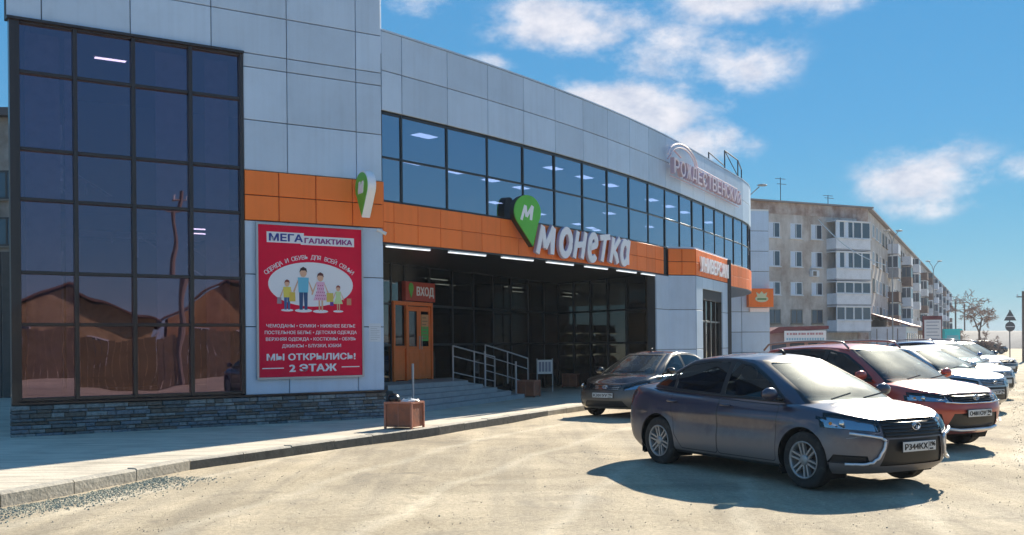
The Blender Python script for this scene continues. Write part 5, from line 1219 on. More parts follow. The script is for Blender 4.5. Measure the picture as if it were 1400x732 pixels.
DARKI = mat('cabin_dark', (.03, .03, .034), .8); SEAT = mat('seat_cloth', (.06, .06, .07), .85); LINER = mat('wheel_liner', (.008, .008, .008), .95)
LENS = glass('lamp_lens', (.82, .84, .86), .05, (1, 1, 1)); CG = glass('car_glass', (.20, .24, .25), .05, (1, 1, 1)); CGD = glass('tinted_glass', (.035, .045, .06), .05, (1, 1, 1))
def paint(name, col, metal=.3, rough=.35, dust=.5, dcol=(.20, .17, .14)):
    m = mat(name, col, rough, metal, coat=1, croug=.06); t = m.node_tree; p = t.nodes['Principled BSDF']; N = t.nodes.new
    tcn = N('ShaderNodeTexCoord'); sp = N('ShaderNodeSeparateXYZ'); t.links.new(tcn.outputs['Object'], sp.inputs[0])
    n = N('ShaderNodeTexNoise'); n.inputs['Scale'].default_value = 2.6; n.inputs['Detail'].default_value = 7; n.inputs['Roughness'].default_value = .6; t.links.new(tcn.outputs['Object'], n.inputs[0])
    ad = N('ShaderNodeMath'); ad.operation = 'MULTIPLY_ADD'; t.links.new(n.outputs[0], ad.inputs[0]); ad.inputs[1].default_value = .55; t.links.new(sp.outputs[2], ad.inputs[2])
    r = N('ShaderNodeMapRange'); r.interpolation_type = 'SMOOTHSTEP'; t.links.new(ad.outputs[0], r.inputs[0]); r.inputs[1].default_value = .70; r.inputs[2].default_value = 1.06; r.inputs[3].default_value = dust; r.inputs[4].default_value = dust*.06
    mx = N('ShaderNodeMix'); mx.data_type = 'RGBA'; t.links.new(r.outputs[0], mx.inputs[0]); mx.inputs[6].default_value = (*col, 1); mx.inputs[7].default_value = (*dcol, 1); t.links.new(mx.outputs[2], p.inputs['Base Color'])
    c = N('ShaderNodeMath'); c.operation = 'SUBTRACT'; c.inputs[0].default_value = 1; t.links.new(r.outputs[0], c.inputs[1]); t.links.new(c.outputs[0], p.inputs['Coat Weight'])
    f = N('ShaderNodeMath'); f.operation = 'MULTIPLY_ADD'; t.links.new(r.outputs[0], f.inputs[0]); f.inputs[1].default_value = .35; f.inputs[2].default_value = rough; t.links.new(f.outputs[0], p.inputs['Roughness']); return m
WHEEL = {}
def wheel_meshes(rad, wid, spokes, style):
    key = (rad, wid, spokes, style)
    if key in WHEEL: return WHEEL[key]
    rr = rad*.635; h = wid/2
    ty = MB(); ty.smooth = True; ty.lathe([(rr, -h*.86), (rad*.80, -h), (rad*.93, -h*.97), (rad*.985, -h*.8), (rad, -h*.6), (rad, -h*.2), (rad*.99, -h*.17), (rad*.99, -h*.10), (rad, -h*.07), (rad, h*.07), (rad*.99, h*.10), (rad*.99, h*.17), (rad, h*.2), (rad, h*.6), (rad*.985, h*.8), (rad*.93, h*.97), (rad*.80, h), (rr, h*.86)], 40, 'Y')
    rm = MB(); rm.smooth = True; rm.lathe([(rr*1.03, h*.86), (rr*1.05, h*.98), (rr*.97, h*.97), (rr*.93, h*.8), (rr*.90, h*.1), (rr*.86, -h*.8)], 40, 'Y'); rm.smooth = False
    hub = .165*rr/.2; y1 = h*.78
    for k in range(spokes):
        a0 = 2*math.pi*k/spokes
        for sg in ((-1, 1) if style == 'double' else (0,)):
            w0 = .030 if style == 'double' else .04; P = []
            d = Vector((math.cos(a0), 0, math.sin(a0))); e = Vector((-math.sin(a0), 0, math.cos(a0)))
            i0 = d*.035+e*sg*.020; i1 = d*rr*.96+e*sg*(.030 if style == 'double' else 0); w1 = w0*(.8 if style == 'double' else 1.25)
            dirv = (i1-i0).normalized(); pe = Vector((-dirv.z, 0, dirv.x)); V_ = []
            for base, w_, yy in ((i0, w0, y1), (i1, w1, h*.90)):
                V_ += [base+pe*w_*.62+Vector((0, yy-.035, 0)), base+pe*w_*.42+Vector((0, yy, 0)), base-pe*w_*.42+Vector((0, yy, 0)), base-pe*w_*.62+Vector((0, yy-.035, 0))]
            rm.add(V_, [(0, 1, 5, 4), (1, 2, 6, 5), (2, 3, 7, 6)])
    rm.smooth = True; rm.lathe([(.062, y1-.03), (.060, y1+.006), (.045, y1+.014), (0, y1+.016)], 20, 'Y'); rm.smooth = False
    dk = MB(); dk.lathe([(0, -h*.5), (rr*.88, -h*.5), (rr*.88, h*.05), (rr*.6, h*.05), (rr*.55, h*.2), (0, h*.2)], 28, 'Y')
    WHEEL[key] = (ty.mesh('tyre', TYRE), rm.mesh('rim', ALLOY), dk.mesh('wheel', DISK)); return WHEEL[key]
def car(name, label, P, pos, heading, group='cars parked in the lot'):
    """P: parameters. local x forward from the front axle, y left, z up; heading = direction of the nose, degrees right of +Y"""
    root = thing(name, (pos[0], pos[1], 0), label, P.get('cat', 'car'), group, rz=R(90-heading))
    pm = P['paint']; wb = P['wb']; rad = P['rad']; hw = P['hw']; nose = P['nose']; tail = P['tail']; trk = hw-P.get('tyrew', .20)/2-.025
    NF = P['nose_prof']; TF = P['tail_prof']           # x against level t
    xf, xr = crv(*zip(*NF)), crv(*zip(*TF)); zcap = crv(*zip(*P['deck'])); dropf = crv(*zip(*P['drop']))
    zbf = crv([tail, tail+.5, nose-.6, nose], P.get('zb', [.30, .20, .20, .22])); wt = crv([0, .08, .2, .42, .62, .80, .92, 1], P.get('wprof', [-.075, -.030, -.008, 0, -.004, -.016, -.045, -.088]))
    wx = crv([tail, tail+.6, -1.3, .1, nose], P.get('wx', [-.05, -.012, 0, -.008, -.05]))
    def W(x, t):
        z = zbf(x)+t*(zcap(x)-dropf(x)-zbf(x)); y = hw+wt(t)+wx(x)
        for ax_ in (0, -wb):
            d = abs(math.hypot(x-ax_, z-rad)-rad*1.13); y += P.get('flare', .014)*math.exp(-(d/.055)**2)*(1 if z > rad*.6 else .5)
        y += .010*math.exp(-((z-(.73+.02*(x+3)/3))/.018)**2)*(1/(1+math.exp(-(x+wb+.5)*8)))*(1/(1+math.exp((x-.1)*8)))
        y -= P.get('waist', .016)*math.exp(-((z-P.get('waist_z', .60))/.09)**2)*(1/(1+math.exp(-(x+wb-.2)*6)))*(1/(1+math.exp((x+.45)*6)))
        return y
    bm = shell(xf, xr, zbf, lambda x: zcap(x)-dropf(x), zcap, W, P.get('Lf', .62), P.get('Lr', .5), P.get('nf', 2.7), P.get('nr', 3.0), 20)
    # --- part ids: 0 body 1 arch(removed) 2 front door 3 rear door 4 hood 5 headlight 6 grille 7 lower intake 8 seam 9 tail lamp 10 sill/black 11 fog surround
    for s in (1, -1):
        sf_ = lambda c, n, s=s: c.y*s > .3*hw and abs(n.y) > .25
        for ax_ in (0, -wb):
            r0 = rad*1.135
            if P.get('clad'):
                cut(bm, 'side', [(ax_+(r0+.055)*math.cos(R(a)), rad+(r0+.055)*math.sin(R(a))) for a in range(0, 360, 12)], sf_, 10)
            cut(bm, 'side', [(ax_+r0*math.cos(R(a)), rad+.01+r0*math.sin(R(a))) for a in range(0, 360, 12)], sf_, 1)
        if P.get('clad'): cut(bm, 'side', [(nose, .1), (tail, .1), (tail, .36), (nose, .36)], sf_, 10, {0})
        else: cut(bm, 'side', [(-rad-.02, .1), (-wb+rad, .1), (-wb+rad, .235), (-rad-.02, .235)], sf_, 10, {0})
        for k, poly in enumerate(P['doors']):
            cut(bm, 'side', grow_poly(poly, .009), sf_, 8, {0, 3}); cut(bm, 'side', grow_poly(poly, -.001), sf_, 2+k, {8})
        hl = P['headlight']; hl_ = [(y*s, z) for y, z in hl]
        cut(bm, 'front', grow_poly(hl_, .006), lambda c, n: c.x > nose-P.get('hlx', .55) and n.x > .03 and abs(n.z) < .92, 8, {0}); cut(bm, 'front', hl_, lambda c, n: c.x > nose-P.get('hlx', .55) and n.x > .02, 5, {8})
        if 'fog' in P: cut(bm, 'front', [(y*s, z) for y, z in P['fog']], lambda c, n: c.x > nose-.5 and n.x > .1, 11, {0})
        tl = [(y*s, z) for y, z in P['tail_lamp']]; cut(bm, 'front', tl, lambda c, n: c.x < tail+P.get('tlx', .32) and n.x < .1, 9, {0})
        cut(bm, 'side', [(tail-.1, P['tail_lamp'][0][1]), (tail-.1, P['tail_lamp'][2][1]), (tail+.30, P['tail_lamp'][2][1]-.01), (tail+.20, P['tail_lamp'][0][1]+.05)], sf_, 9, {0})
    fr = lambda c, n: c.x > nose-.5 and n.x > .12
    cut(bm, 'front', P['grille'], fr, 6, {0}); cut(bm, 'front', P['intake'], fr, 7, {0})
    hd = P['hood']; tf = lambda c, n: n.z > .35 and c.x > hd[-1][0]-.2
    hp = hd+[(x, -y) for x, y in hd[::-1]]
    cut(bm, 'top', grow_poly(hp, .006), tf, 8, {0}); cut(bm, 'top', grow_poly(hp, -.0005), tf, 4, {8})
    L = bm.faces.layers.int['pt']; bm.normal_update(); bm.verts.index_update()
    S = {}
    for f in bm.faces: S.setdefault(f[L], []).append(f)
    # body: drops the open bottom, keeps black seams
    body = extract(bm, S.get(0, [])+S.get(8, [])+S.get(10, []), 'body', [pm, BLK], root, mi=lambda f: 1 if f[L] in (8, 10) else 0)
    for k, nm in ((2, 'door'), (3, 'door')):
        for s in (1, -1):
            q = [f for f in S.get(k, []) if f.calc_center_median().y*s > 0]
            if not q: continue
            d_ = extract(bm, q, nm, pm, root); xx = P['doors'][k-2]; hx = min(p[0] for p in xx)+.16; hz = P.get('handle_z', .80)
            yy = max(abs(v.co.y) for f in q for v in f.verts if abs(v.co.z-hz) < .1 and abs(v.co.x-hx) < .2)*s
            m = MB(); m.smooth = True; m.path([(hx-.09, yy-.006*s, hz), (hx-.07, yy+.026*s, hz+.003), (hx+.07, yy+.028*s, hz+.003), (hx+.09, yy-.004*s, hz)], [.010, .014, .014, .010], 8); m.build('handle', pm if P.get('hp', 1) else CHR, d_, local=True)
    if S.get(4): extract(bm, S[4], 'hood', pm, root)
    for s in (1, -1):
        q = [f for f in S.get(5, []) if f.calc_center_median().y*s > 0]
        if q:
            bowl = extract(bm, q, 'headlight', HLD, root, off=-.045)
            extract(bm, q, 'lens', LENS, bowl); hc_ = sum((f.calc_center_median() for f in q), Vector())/len(q)
            for dy in (-.07, .07):
                m = MB(); m.smooth = True; m.sphere(hc_+Vector((-.035-.02*dy*s/.07, dy*s, 0)), .036, 14, 8, (.8, 1, 1)); m.build('projector', CHR, bowl, local=True)
            m = MB(); m.sphere(hc_+Vector((-.10, .15*s, .0)), .018, 8, 6); m.build('indicator', AMB, bowl, local=True)
        q = [f for f in S.get(9, []) if f.calc_center_median().y*s > 0]
        if q: extract(bm, q, 'tail_lamp', REDL, root, off=.002)
        q = [f for f in S.get(11, []) if f.calc_center_median().y*s > 0]
        if q: extract(bm, q, 'lower_duct', BLK, root, off=-.02, thick=-.02)
    if S.get(6):
        gr = extract(bm, S[6], 'grille', BLK, root, off=-.02)
        ys = P['grille']; z0, z1 = min(p[1] for p in ys), max(p[1] for p in ys); n_ = P.get('bars', 4)
        for k in range(n_):
            z = z0+(z1-z0)*(k+.7)/(n_+.4); wd_ = [v.co for f in S[6] for v in f.verts if abs(v.co.z-z) < .03]
            if not wd_: continue
            ym = max(abs(v.y) for v in wd_)*.95; pts = []
            for i in range(9):
                y = -ym+2*ym*i/8; nr_ = min(wd_, key=lambda v: abs(v.y-y)+abs(v.z-z)); pts.append((nr_.x-.004, y, z))
            m = MB(); m.path(pts, P.get('barr', .008), 5); m.build('grille_bar', P.get('barm', BLK), gr, local=True)
    if S.get(7): extract(bm, S[7], 'intake', BLK, root, off=-.015)
    frontx = lambda y, z: max((v.co.x for v in bm.verts if abs(v.co.y-y) < .06 and abs(v.co.z-z) < .05), default=nose)
    # chrome lines across the front, following the skin
    for pts_, r_, mt in P.get('trim', []):
        for s in (1, -1):
            pp = []
            for a, b in zip(pts_[:-1], pts_[1:]):
                for i in range(6):
                    y, z = a[0]+(b[0]-a[0])*i/6, a[1]+(b[1]-a[1])*i/6; pp.append((frontx(y, z)+.003, y*s, z))
            y, z = pts_[-1]; pp.append((frontx(y, z)+.003, y*s, z)); m = MB(); m.smooth = True; m.path(pp, r_, 6); m.build('chrome_strip', mt, root, local=True)
    # plate and emblem
    pz = P['plate_z']; px_ = frontx(0, pz)+.012
    m = MB(); m.bbox((px_, -.265, pz-.06), (0, .53, 0), (0, 0, .12), (.012, 0, 0), .004); pl = m.build('number_plate', BLK, root, local=True)
    m = MB(); m.bbox((px_+.0125, -.258, pz-.053), (0, .516, 0), (0, 0, .106), (.003, 0, 0), .002); m.build('plate_face', PLW, pl, local=True)
    if P.get('plate'):
        a_, b_ = P['plate']; m = MB(); put_text(m, text_data(a_, bold=.02, ext=.0015), (px_+.017, -.055, pz), Vector((0, 1, 0)), Z, Vector((1, 0, 0)), (.36, .066))
        put_text(m, text_data(b_, bold=.02, ext=.0015), (px_+.017, .20, pz+.016), Vector((0, 1, 0)), Z, Vector((1, 0, 0)), (.088, .050)); put_text(m, text_data('RUS', bold=.01, ext=.0015), (px_+.017, .185, pz-.034), Vector((0, 1, 0)), Z, Vector((1, 0, 0)), (.05, .018))
        m.box(px_+.0155, px_+.018, .140, .143, pz-.05, pz+.05); tag(m.build('plate_print', PLK, pl, local=True), kind='stuff')
    ez = P['emblem_z']; ex = frontx(0, ez)+.008
    m = MB(); m.smooth = True; el2 = [(ex, .062*math.cos(R(a)), ez+.040*math.sin(R(a))) for a in range(0, 361, 15)]; m.path(el2, .006, 6); em = m.build('emblem', CHR, root, local=True)
    m = MB(); m.smooth = True; kind = P.get('emblem', 'boat')
    if kind == 'boat': m.path([(ex, -.045, ez-.004), (ex+.002, -.01, ez+.024), (ex+.002, .012, ez+.020), (ex+.002, .004, ez-.002), (ex+.002, -.018, ez-.018), (ex+.002, .02, ez-.026), (ex, .045, ez-.006)], .0065, 6)
    elif kind == 'ovals': m.path([(ex+.002, .022*math.cos(R(a)), ez+.036*math.sin(R(a))) for a in range(0, 361, 20)], .005, 6); m.path([(ex+.002, .045*math.cos(R(a)), ez+.014+.018*math.sin(R(a))) for a in range(0, 361, 20)], .005, 6)
    else: m.path([(ex+.002, -.05, ez), (ex+.002, 0, ez+.03), (ex+.002, .05, ez)], .006, 6); m.path([(ex+.002, -.035, ez-.018), (ex+.002, 0, ez+.008), (ex+.002, .035, ez-.018)], .005, 6)
    m.build('emblem_figure', CHR, em, local=True)
    bm.free()
    # --- greenhouse
    G = P['cabin']; zb0 = G['z0']; zt = G['zt']; wsx = crv(*zip(*G['screen'])); rwx = crv(*zip(*G['rear'])); gw_ = crv(*zip(*G['w'])); roof = crv(*zip(*G['roof'])); edge = crv(*zip(*G['edge']))
    xm = (wsx(1)+rwx(1))/2
    gwx = crv([G['rear'][0][1], -wb+.1, -1.2, 0.1], G.get('wx', [-.10, -.03, 0, -.015]))
    bm = shell(wsx, rwx, lambda x: zb0, lambda x: edge(x), roof, lambda x, t: gw_(t)+gwx(x)*(1-.3*t), G.get('Lf', .42), G.get('Lr', .40), G.get('nf', 3.0), G.get('nr', 3.2), 20, QS=(.03, .08, .15, .25, .4, .6, .8, 1), pw=2.2)
    zw = G['belt']
    for s in (1, -1):
        sf_ = lambda c, n, s=s: c.y*s > .25 and n.z < .75
        allp = G['daylight']; cut(bm, 'side', grow_poly(roundp(allp, .05), .018), sf_, 2); 
        for k, poly in enumerate(G['glass']): cut(bm, 'side', roundp(poly, .03, 3), sf_, 10+k, {2})
    ws = G['ws']; wp = [(y, z) for y, z in ws]+[(-y, z) for y, z in ws[::-1]]
    cut(bm, 'front', grow_poly(wp, .03), lambda c, n: c.x > xm and n.x > .2, 3, {0}); cut(bm, 'front', roundp(wp, .06), lambda c, n: c.x > xm and n.x > .15, 4, {3})
    rw = G['rw']; rp = [(y, z) for y, z in rw]+[(-y, z) for y, z in rw[::-1]]
    cut(bm, 'front', roundp(rp, .06), lambda c, n: c.x < xm and n.x < -.15, 5, {0})
    L = bm.faces.layers.int['pt']; bm.normal_update(); bm.verts.index_update(); S = {}
    for f in bm.faces: S.setdefault(f[L], []).append(f)
    extract(bm, S.get(0, [])+S.get(2, [])+S.get(3, []), 'roof', [pm, BLK], root, mi=lambda f: 0 if f[L] == 0 else 1)
    if S.get(4): extract(bm, S[4], 'windscreen', CGW, root, off=-.006)
    if S.get(5): extract(bm, S[5], 'rear_window', CG, root, off=-.006)
    for k in range(len(G['glass'])):
        for s in (1, -1):
            q = [f for f in S.get(10+k, []) if f.calc_center_median().y*s > 0]
            if q: extract(bm, q, 'side_window', G.get('tint', [CG, CG, CG])[k], root, off=-.006)
    cowl = wsx(.35)
    wy = lambda x, z: max((abs(v.co.y) for v in bm.verts if abs(v.co.x-x) < .12 and abs(v.co.z-z) < .05), default=.7)
    # belt moulding, mirrors, wipers, aerial
    d0, d1 = min(p[0] for p in G['daylight']), max(p[0] for p in G['daylight'])
    for s in (1, -1):
        m = MB(); m.smooth = True; zbl = lambda x: zw+(G.get('belt2', zw)-zw)*(d1-x)/(d1-d0)
        xs_ = np.linspace(d1+.02, d0-.02, 12); m.path([(x, (wy(x, zbl(x))+.004)*s, zbl(x)-.012) for x in xs_], .009, 6); m.build('belt_moulding', P.get('beltm', BLK), root, local=True)
        mx_, mz_ = P['mirror']; my = wy(mx_, mz_)
        m = MB(); m.smooth = True; m.path([(mx_+.02, (my-.03)*s, mz_-.06), (mx_+.01, (my+.08)*s, mz_-.03)], .022, 8); mr0 = m.build('mirror', BLK, root, local=True)
        m = MB(); m.smooth = True; m.sphere((mx_-.005, (my+.17)*s, mz_+.015), .1, 16, 10, (.62, 1.12, .78)); m.build('mirror_shell', P.get('mirm', pm), mr0, local=True)
        m = MB(); m.lathe([(0, 0), (.065, 0)], 16, 'Z'); m.v = [(mx_-.067, (my+.17)*s+p[0]*1.2, mz_+.015+p[1]*.85) for p in m.v]; m.build('mirror_glass', CHR, mr0, local=True)
        # wiper
        x0 = wsx(.30); m = MB(); zwi = zw+.05
        m.path([(wsx((zwi-zb0)/(zt-zb0))+.10, -.52*s*.9 if s > 0 else .05, zwi-.02), (wsx((zwi+.03-zb0)/(zt-zb0))+.035, -.05 if s > 0 else .55, zwi+.03)], .010, 5); m.build('wiper', BLK, root, local=True)
    if P.get('aerial'): ax2, az2 = P['aerial']; m = MB(); m.smooth = True; m.path([(ax2, 0, az2), (ax2-.04, 0, az2+.05), (ax2-.10, 0, az2+.065)], [.022, .014, .006], 6); m.build('aerial', BLK, root, local=True)
    if P.get('rails'):
        for s in (1, -1):
            xa, xb = P['rails']; m = MB(); m.smooth = True; yr = gw_(1)-.03; m.path([(xa, yr*s, edge(xa)+.01), (xa-.12, yr*s, roof(xa-.12)+.045)]+[(x, yr*s, roof(x)+.045) for x in np.linspace(xa-.3, xb+.3, 6)]+[(xb+.12, yr*s, roof(xb+.12)+.04), (xb, yr*s, edge(xb)+.01)], .018, 8); m.build('roof_rail', P.get('railm', ALLOY), root, local=True)
    bm.free()
    # --- under-body, arches, cabin
    m = MB(); m.box(tail+.6, nose-.5, -hw+.22, hw-.22, .20, .30); m.build('underbody', LINER, root, local=True)
    for ax_ in (0, -wb):
        for s in (1, -1):
            m = MB(); r0 = rad*1.17; ya, yb = s*(hw-.025), s*(hw-.34); pa = [(ax_+r0*math.cos(R(a)), rad+r0*math.sin(R(a))) for a in range(-30, 211, 15)]
            n_ = len(pa); m.add([(x, ya, z) for x, z in pa]+[(x, yb, z) for x, z in pa]+[(ax_, yb, rad)], [(i, i+1, n_+i+1, n_+i) for i in range(n_-1)]+[(n_+i, n_+i+1, 2*n_) for i in range(n_-1)]); m.build('wheel_liner', LINER, root, local=True)
            ty, rm, dk = wheel_meshes(rad, P.get('tyrew', .20), P.get('spokes', 6), P.get('style', 'double'))
            w_ = bpy.data.objects.new('wheel', dk); link(w_, root); w_.location = (ax_, trk*s, rad); w_.rotation_euler = (0, .4*ax_+.3*s, 0 if s > 0 else math.pi)
            for nm, me in (('tyre', ty), ('rim', rm)): link(bpy.data.objects.new(nm, me), w_)
    if P.get('flaps', True):
        for ax_ in (0, -wb):
            for s in (1, -1): m = MB(); m.box(ax_-rad*1.2-.012, ax_-rad*1.2, s*(hw-.05), s*(hw-.25), .14, .36); m.build('mud_flap', BLK, root, local=True)
    zf = .33; m = MB(); m.box(rwx(.3)+.2, .1, -hw+.16, hw-.16, zf-.05, zf); m.box(rwx(.25)+.1, rwx(.25)+.7, -hw+.2, hw-.2, zf, zw-.04); m.build('cabin_floor', DARKI, root, local=True)
    m = MB(); x0 = wsx(.25); m.bbox((x0-.02, -hw+.17, .62), (-.50, 0, 0), (0, 2*hw-.34, 0), (0, 0, zw-.66), .03); m.build('dashboard', DARKI, root, local=True)
    for s in (1, -1):
        m = MB(); m.smooth = True; cx_ = G.get('seat_x', -1.15); m.bbox((cx_-.1, .36*s-.24, .45), (.55, 0, 0), (0, .48, 0), (0, 0, .16), .05)
        m.bbox((cx_-.05, .36*s-.24, .58), (-.20, 0, .56), (0, .48, 0), (.12, 0, .04), .05); st2 = m.build('front_seat', SEAT, root, local=True)
        m = MB(); m.smooth = True; m.sphere((cx_-.24, .36*s, 1.24+G.get('seat_dz', 0)), .12, 12, 8, (.55, 1.05, .85)); m.build('headrest', SEAT, st2, local=True)
    m = MB(); m.bbox((-2.15+G.get('rs', 0), -.62, .58), (-.25, 0, .48), (0, 1.24, 0), (.13, 0, .06), .05); m.build('rear_seat', SEAT, root, local=True)
    m = MB(); m.smooth = True; m.path([(x0-.55+.06*math.sin(R(a)), .36+.18*math.cos(R(a)), zw-.02+.17*math.sin(R(a))) for a in range(0, 361, 20)], .015, 6); m.build('steering_wheel', DARKI, root, local=True)
    return root
# --- parameter sets
def SEDAN(**k):
    d = dict(wb=2.635, rad=.318, hw=.882, nose=.83, tail=-3.58, spokes=6, style='double', plate_z=.50, emblem_z=.715, emblem='boat',
        nose_prof=[(0, .71), (.12, .785), (.28, .815), (.45, .828), (.62, .832), (.78, .82), (.90, .795), (1, .75)], tail_prof=[(0, -3.40), (.15, -3.53), (.4, -3.57), (.62, -3.56), (.82, -3.53), (1, -3.47)],
        deck=[(-3.58, 1.075), (-3.45, 1.095), (-3.1, 1.10), (-2.6, 1.05), (-1.5, .98), (-.6, .965), (-.15, .975), (.1, .955), (.35, .92), (.55, .88), (.70, .83), (.83, .77)],
        drop=[(-3.58, .07), (-2.8, .085), (-1.5, .04), (-.3, .055), (.3, .055), (.6, .05), (.83, .03)],
        doors=[roundp([(-.42, .27), (-.40, .90), (-1.42, .93), (-1.42, .27)], .05), roundp([(-1.44, .27), (-1.44, .93), (-2.48, .98), (-2.42, .66), (-2.26, .44), (-2.22, .27)], .04)],
        headlight=[(.49, .665), (.90, .71), (.90, .865), (.72, .845), (.47, .785)], hlx=.60, fog=[(.58, .31), (.86, .33), (.84, .42), (.62, .41)],
        grille=[(-.46, .60), (.46, .60), (.465, .76), (.42, .79), (-.42, .79), (-.465, .76)], intake=[(-.48, .30), (.48, .30), (.40, .585), (-.40, .585)],
        hood=[(.72, .0), (.715, .30), (.66, .56), (.45, .69), (.10, .745), (-.12, .75)], tail_lamp=[(.52, .80), (.95, .80), (.95, 1.02), (.55, 1.0)],
        mirror=(-.42, 1.02), aerial=(-1.15, 1.475), handle_z=.865,
        cabin=dict(z0=.86, zt=1.40, belt=.955, belt2=1.02, screen=[(0, .22), (.2, .02), (.45, -.20), (.75, -.56), (1, -.90)], rear=[(0, -3.30), (.3, -3.16), (.6, -2.90), (.85, -2.62), (1, -2.42)],
            w=[(0, .800), (.2, .775), (.5, .715), (.8, .635), (1, .565)], edge=[(-3.3, 1.33), (-2.4, 1.385), (-1.6, 1.435), (-1.0, 1.41), (.2, 1.33)], roof=[(-3.1, 1.34), (-2.5, 1.425), (-2.0, 1.475), (-1.5, 1.495), (-1.1, 1.475), (-.8, 1.42), (-.5, 1.36)],
            daylight=[(-.36, .965), (-.66, 1.17), (-1.02, 1.345), (-1.35, 1.40), (-1.8, 1.40), (-2.25, 1.355), (-2.66, 1.20), (-2.92, 1.05), (-2.6, 1.02), (-1.4, .985)],
            glass=[[(-.40, .975), (-.68, 1.165), (-1.02, 1.33), (-1.36, 1.385), (-1.39, .99)], [(-1.47, .995), (-1.45, 1.385), (-1.8, 1.385), (-2.2, 1.345), (-2.40, 1.27), (-2.40, 1.03)], [(-2.45, 1.04), (-2.45, 1.25), (-2.64, 1.185), (-2.84, 1.065)]],
            ws=[(.66, .965), (.47, 1.385)], rw=[(.60, 1.09), (.45, 1.385)], tint=[CG, CGD, CGD]))
    cab = k.pop('cabin', None); d.update(k)
    if cab: d['cabin'] = {**d['cabin'], **cab}
    return d
def SUV(**k):
    d = SEDAN(wb=2.63, rad=.345, hw=.905, nose=.90, tail=-3.48, plate_z=.60, emblem_z=.835, clad=True, spokes=5, style='single', tyrew=.22,
        nose_prof=[(0, .70), (.12, .80), (.28, .86), (.45, .885), (.62, .90), (.78, .885), (.90, .85), (1, .79)], tail_prof=[(0, -3.25), (.15, -3.38), (.4, -3.46), (.62, -3.45), (.82, -3.42), (1, -3.36)], zb=[.36, .26, .26, .28],
        deck=[(-3.48, 1.13), (-3.0, 1.13), (-1.5, 1.10), (-.6, 1.09), (-.15, 1.09), (.1, 1.075), (.35, 1.04), (.6, .99), (.75, .935), (.9, .86)], drop=[(-3.48, .06), (-1.5, .05), (-.3, .06), (.3, .065), (.7, .055), (.9, .03)],
        doors=[roundp([(-.42, .40), (-.40, 1.01), (-1.40, 1.04), (-1.40, .40)], .05), roundp([(-1.42, .40), (-1.42, 1.04), (-2.45, 1.07), (-2.40, .78), (-2.24, .52), (-2.20, .40)], .04)],
        headlight=[(.46, .775), (.92, .80), (.92, .925), (.7, .90), (.46, .87)], fog=[(.58, .44), (.88, .46), (.86, .62), (.64, .60)], grille=[(-.44, .76), (.44, .76), (.46, .90), (-.46, .90)], intake=[(-.56, .36), (.56, .36), (.46, .60), (-.46, .60)],
        hood=[(.80, .0), (.795, .34), (.72, .60), (.45, .72), (.10, .77), (-.14, .77)], tail_lamp=[(.55, .95), (.95, .95), (.95, 1.12), (.6, 1.12)], mirror=(-.40, 1.15), aerial=None, rails=(-1.0, -2.95), handle_z=.97,
        cabin=dict(z0=.98, zt=1.60, belt=1.075, belt2=1.13, screen=[(0, .14), (.2, -.04), (.45, -.26), (.75, -.57), (1, -.86)], rear=[(0, -3.36), (.3, -3.33), (.6, -3.22), (.85, -3.08), (1, -2.98)],
            w=[(0, .835), (.2, .81), (.5, .755), (.8, .685), (1, .62)], edge=[(-3.3, 1.52), (-2.4, 1.585), (-1.6, 1.615), (-1.0, 1.585), (.2, 1.50)], roof=[(-3.3, 1.55), (-2.8, 1.625), (-2.0, 1.67), (-1.5, 1.675), (-1.1, 1.65), (-.8, 1.605), (-.5, 1.54)], wx=[-.05, -.02, 0, -.015],
            daylight=[(-.34, 1.085), (-.62, 1.29), (-.98, 1.49), (-1.35, 1.56), (-1.9, 1.57), (-2.5, 1.54), (-2.95, 1.42), (-3.05, 1.16), (-2.4, 1.13), (-1.4, 1.105)],
            glass=[[(-.38, 1.095), (-.64, 1.285), (-.99, 1.475), (-1.34, 1.545), (-1.37, 1.11)], [(-1.45, 1.115), (-1.43, 1.55), (-1.9, 1.555), (-2.38, 1.53), (-2.38, 1.14)], [(-2.46, 1.145), (-2.46, 1.52), (-2.88, 1.41), (-2.98, 1.17)]],
            ws=[(.70, 1.075), (.53, 1.58)], rw=[(.62, 1.14), (.5, 1.56)], tint=[CG, CGD, CGD], seat_dz=.14))
    cab = k.pop('cabin', None); d.update(k)
    if cab: d['cabin'] = {**d['cabin'], **cab}
    return d
NICK = mat('satin_nickel', (.74, .75, .78), .3, .6)
car('parked_sedan', 'dusty grey purple sedan with boomerang chrome strips, plate Р344КХ, nearest the camera', SEDAN(paint=paint('paint_grey_purple', (.050, .042, .066), .4, .28, .75, (.26, .235, .225)), plate=('Р344КХ', '196'),
    trim=[([(.50, .665), (.66, .635), (.80, .60)], .001, NICK), ([(.79, .655), (.62, .628), (.50, .605), (.455, .575), (.47, .50), (.52, .40), (.58, .345), (.66, .325), (.80, .325)], .016, NICK)], bars=5, beltm=BLK), (3.975, 11.40), 180-28.7)
def recolor(root, old, new, label, loc, heading, hs=1, strip_print=True):
    c = dupe(root, None, (loc[0], loc[1], 0), (0, 0, R(90-heading))); c['label'] = label; c.scale = (1, 1, hs)
    def walk(o):
        for ch in list(o.children):
            walk(ch)
            if strip_print and ch.name.startswith('plate_print'): bpy.data.objects.remove(ch); continue
            if ch.type == 'MESH':
                for sl in ch.material_slots:
                    if sl.material == old: sl.link = 'OBJECT'; sl.material = new
    walk(c); return c
PRED = paint('paint_copper_red', (.50, .055, .025), .3, .30, .25)
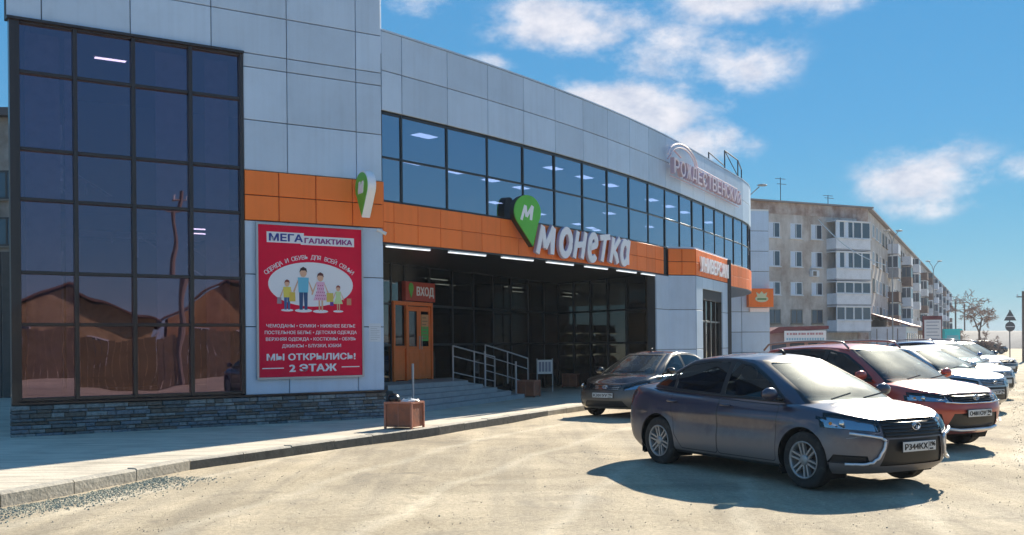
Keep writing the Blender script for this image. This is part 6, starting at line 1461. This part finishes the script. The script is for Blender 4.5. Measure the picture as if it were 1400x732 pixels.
suv = car('parked_suv', 'copper red SUV with black lower cladding beside the grey purple sedan', SUV(paint=PRED, plate=('О481ОУ', '96'), emblem='ovals', bars=4, barm=BLK, barr=.01, railm=mat('rail_red_grey', (.3, .26, .26), .3, .6),
    trim=[([(.0, .905), (.3, .905), (.46, .90), (.62, .885)], .008, NICK), ([(0, .755), (.3, .755), (.46, .768), (.6, .775)], .012, CHR), ([(.60, .44), (.72, .45), (.84, .47)], .007, NICK), ([(0, .34), (.3, .34), (.52, .37)], .028, NICK)]), (6.38, 15.2), 180-28)
suv.scale = (1, 1, .95)
PB_ = paint('paint_black', (.012, .012, .014), .1, .2, .55, (.26, .22, .17))
cor = car('parked_sedan', 'dusty black sedan facing the pavement in front of the portico', SEDAN(paint=PB_, wb=2.60, nose=.87, tail=-3.60, hw=.87, rad=.315, plate=('К301УУ', '96'), emblem='ovals', plate_z=.52, emblem_z=.70,
    nose_prof=[(0, .76), (.12, .83), (.28, .86), (.45, .87), (.62, .86), (.78, .83), (.90, .78), (1, .72)], headlight=[(.46, .63), (.88, .68), (.86, .83), (.66, .79), (.44, .70)], grille=[(-.34, .63), (.34, .63), (.38, .75), (-.38, .75)], intake=[(-.55, .26), (.55, .26), (.45, .40), (-.45, .40)],
    fog=[(.60, .30), (.80, .31), (.78, .42), (.64, .41)], bars=3, barm=CHR, barr=.006, deck=[(-3.60, 1.06), (-3.45, 1.085), (-3.1, 1.09), (-2.6, 1.05), (-1.5, 1.0), (-.6, .985), (-.15, .985), (.1, .96), (.35, .915), (.55, .86), (.70, .80), (.87, .73)]), (2.49, 21.96), 218.5); cor.scale = (1, 1, .97)
PS = paint('paint_silver', (.42, .43, .44), .55, .3, .2)
slv = car('parked_sedan', 'silver sedan, next parked car beyond the copper red SUV', SEDAN(paint=PS, plate=('М275ТР', '96'), emblem='chevron', bars=3, barm=CHR, barr=.006, plate_z=.48, emblem_z=.70, spokes=9, style='single',
    headlight=[(.48, .63), (.90, .67), (.88, .80), (.68, .77), (.46, .72)], grille=[(-.36, .62), (.36, .62), (.42, .74), (-.42, .74)], aerial=None), (10.24, 22.45), 180-28)
recolor(slv, PS, paint('paint_white', (.62, .62, .62), 0, .3, .2), 'white sedan parked between the silver sedan and the dark blue SUV', (13.04, 27.65), 180-28)
recolor(suv, PRED, paint('paint_dark_blue', (.05, .12, .30), .4, .3, .25), 'dark blue SUV with roof rails behind the white sedan', (15.4, 33.1), 180-28, .96)
recolor(suv, PRED, paint('paint_graphite', (.05, .055, .065), .4, .3, .3), 'graphite crossover whose nose shows past the dark blue SUV', (18.4, 38.1), 180-28, .93)
recolor(slv, PS, paint('paint_pale_grey', (.28, .30, .33), .4, .3, .3), 'pale grey car, last and smallest of the parked row', (20.9, 43.5), 180-28)
recolor(cor, PB_, paint('paint_dark_green', (.02, .03, .03), .3, .3, .3), 'dark car seen side on far away by the road signs', (52.2, 106), 96)

# ------------------------------------------------------------------ thin spring haze over the whole place
hm = bpy.data.materials.new('haze'); hm.use_nodes = True; ht = hm.node_tree; ht.nodes.clear(); ho = ht.nodes.new('ShaderNodeOutputMaterial'); hv = ht.nodes.new('ShaderNodeVolumePrincipled')
hv.inputs['Color'].default_value = (.80, .88, 1, 1); hv.inputs['Density'].default_value = .0005; ht.links.new(hv.outputs[0], ho.inputs['Volume'])
q = MB(); q.box(-1300, 1300, -1300, 1300, -2, 20); hz_ = q.build('haze', hm); tag(hz_, 'thin pale haze hanging over the street', 'haze', kind='stuff')
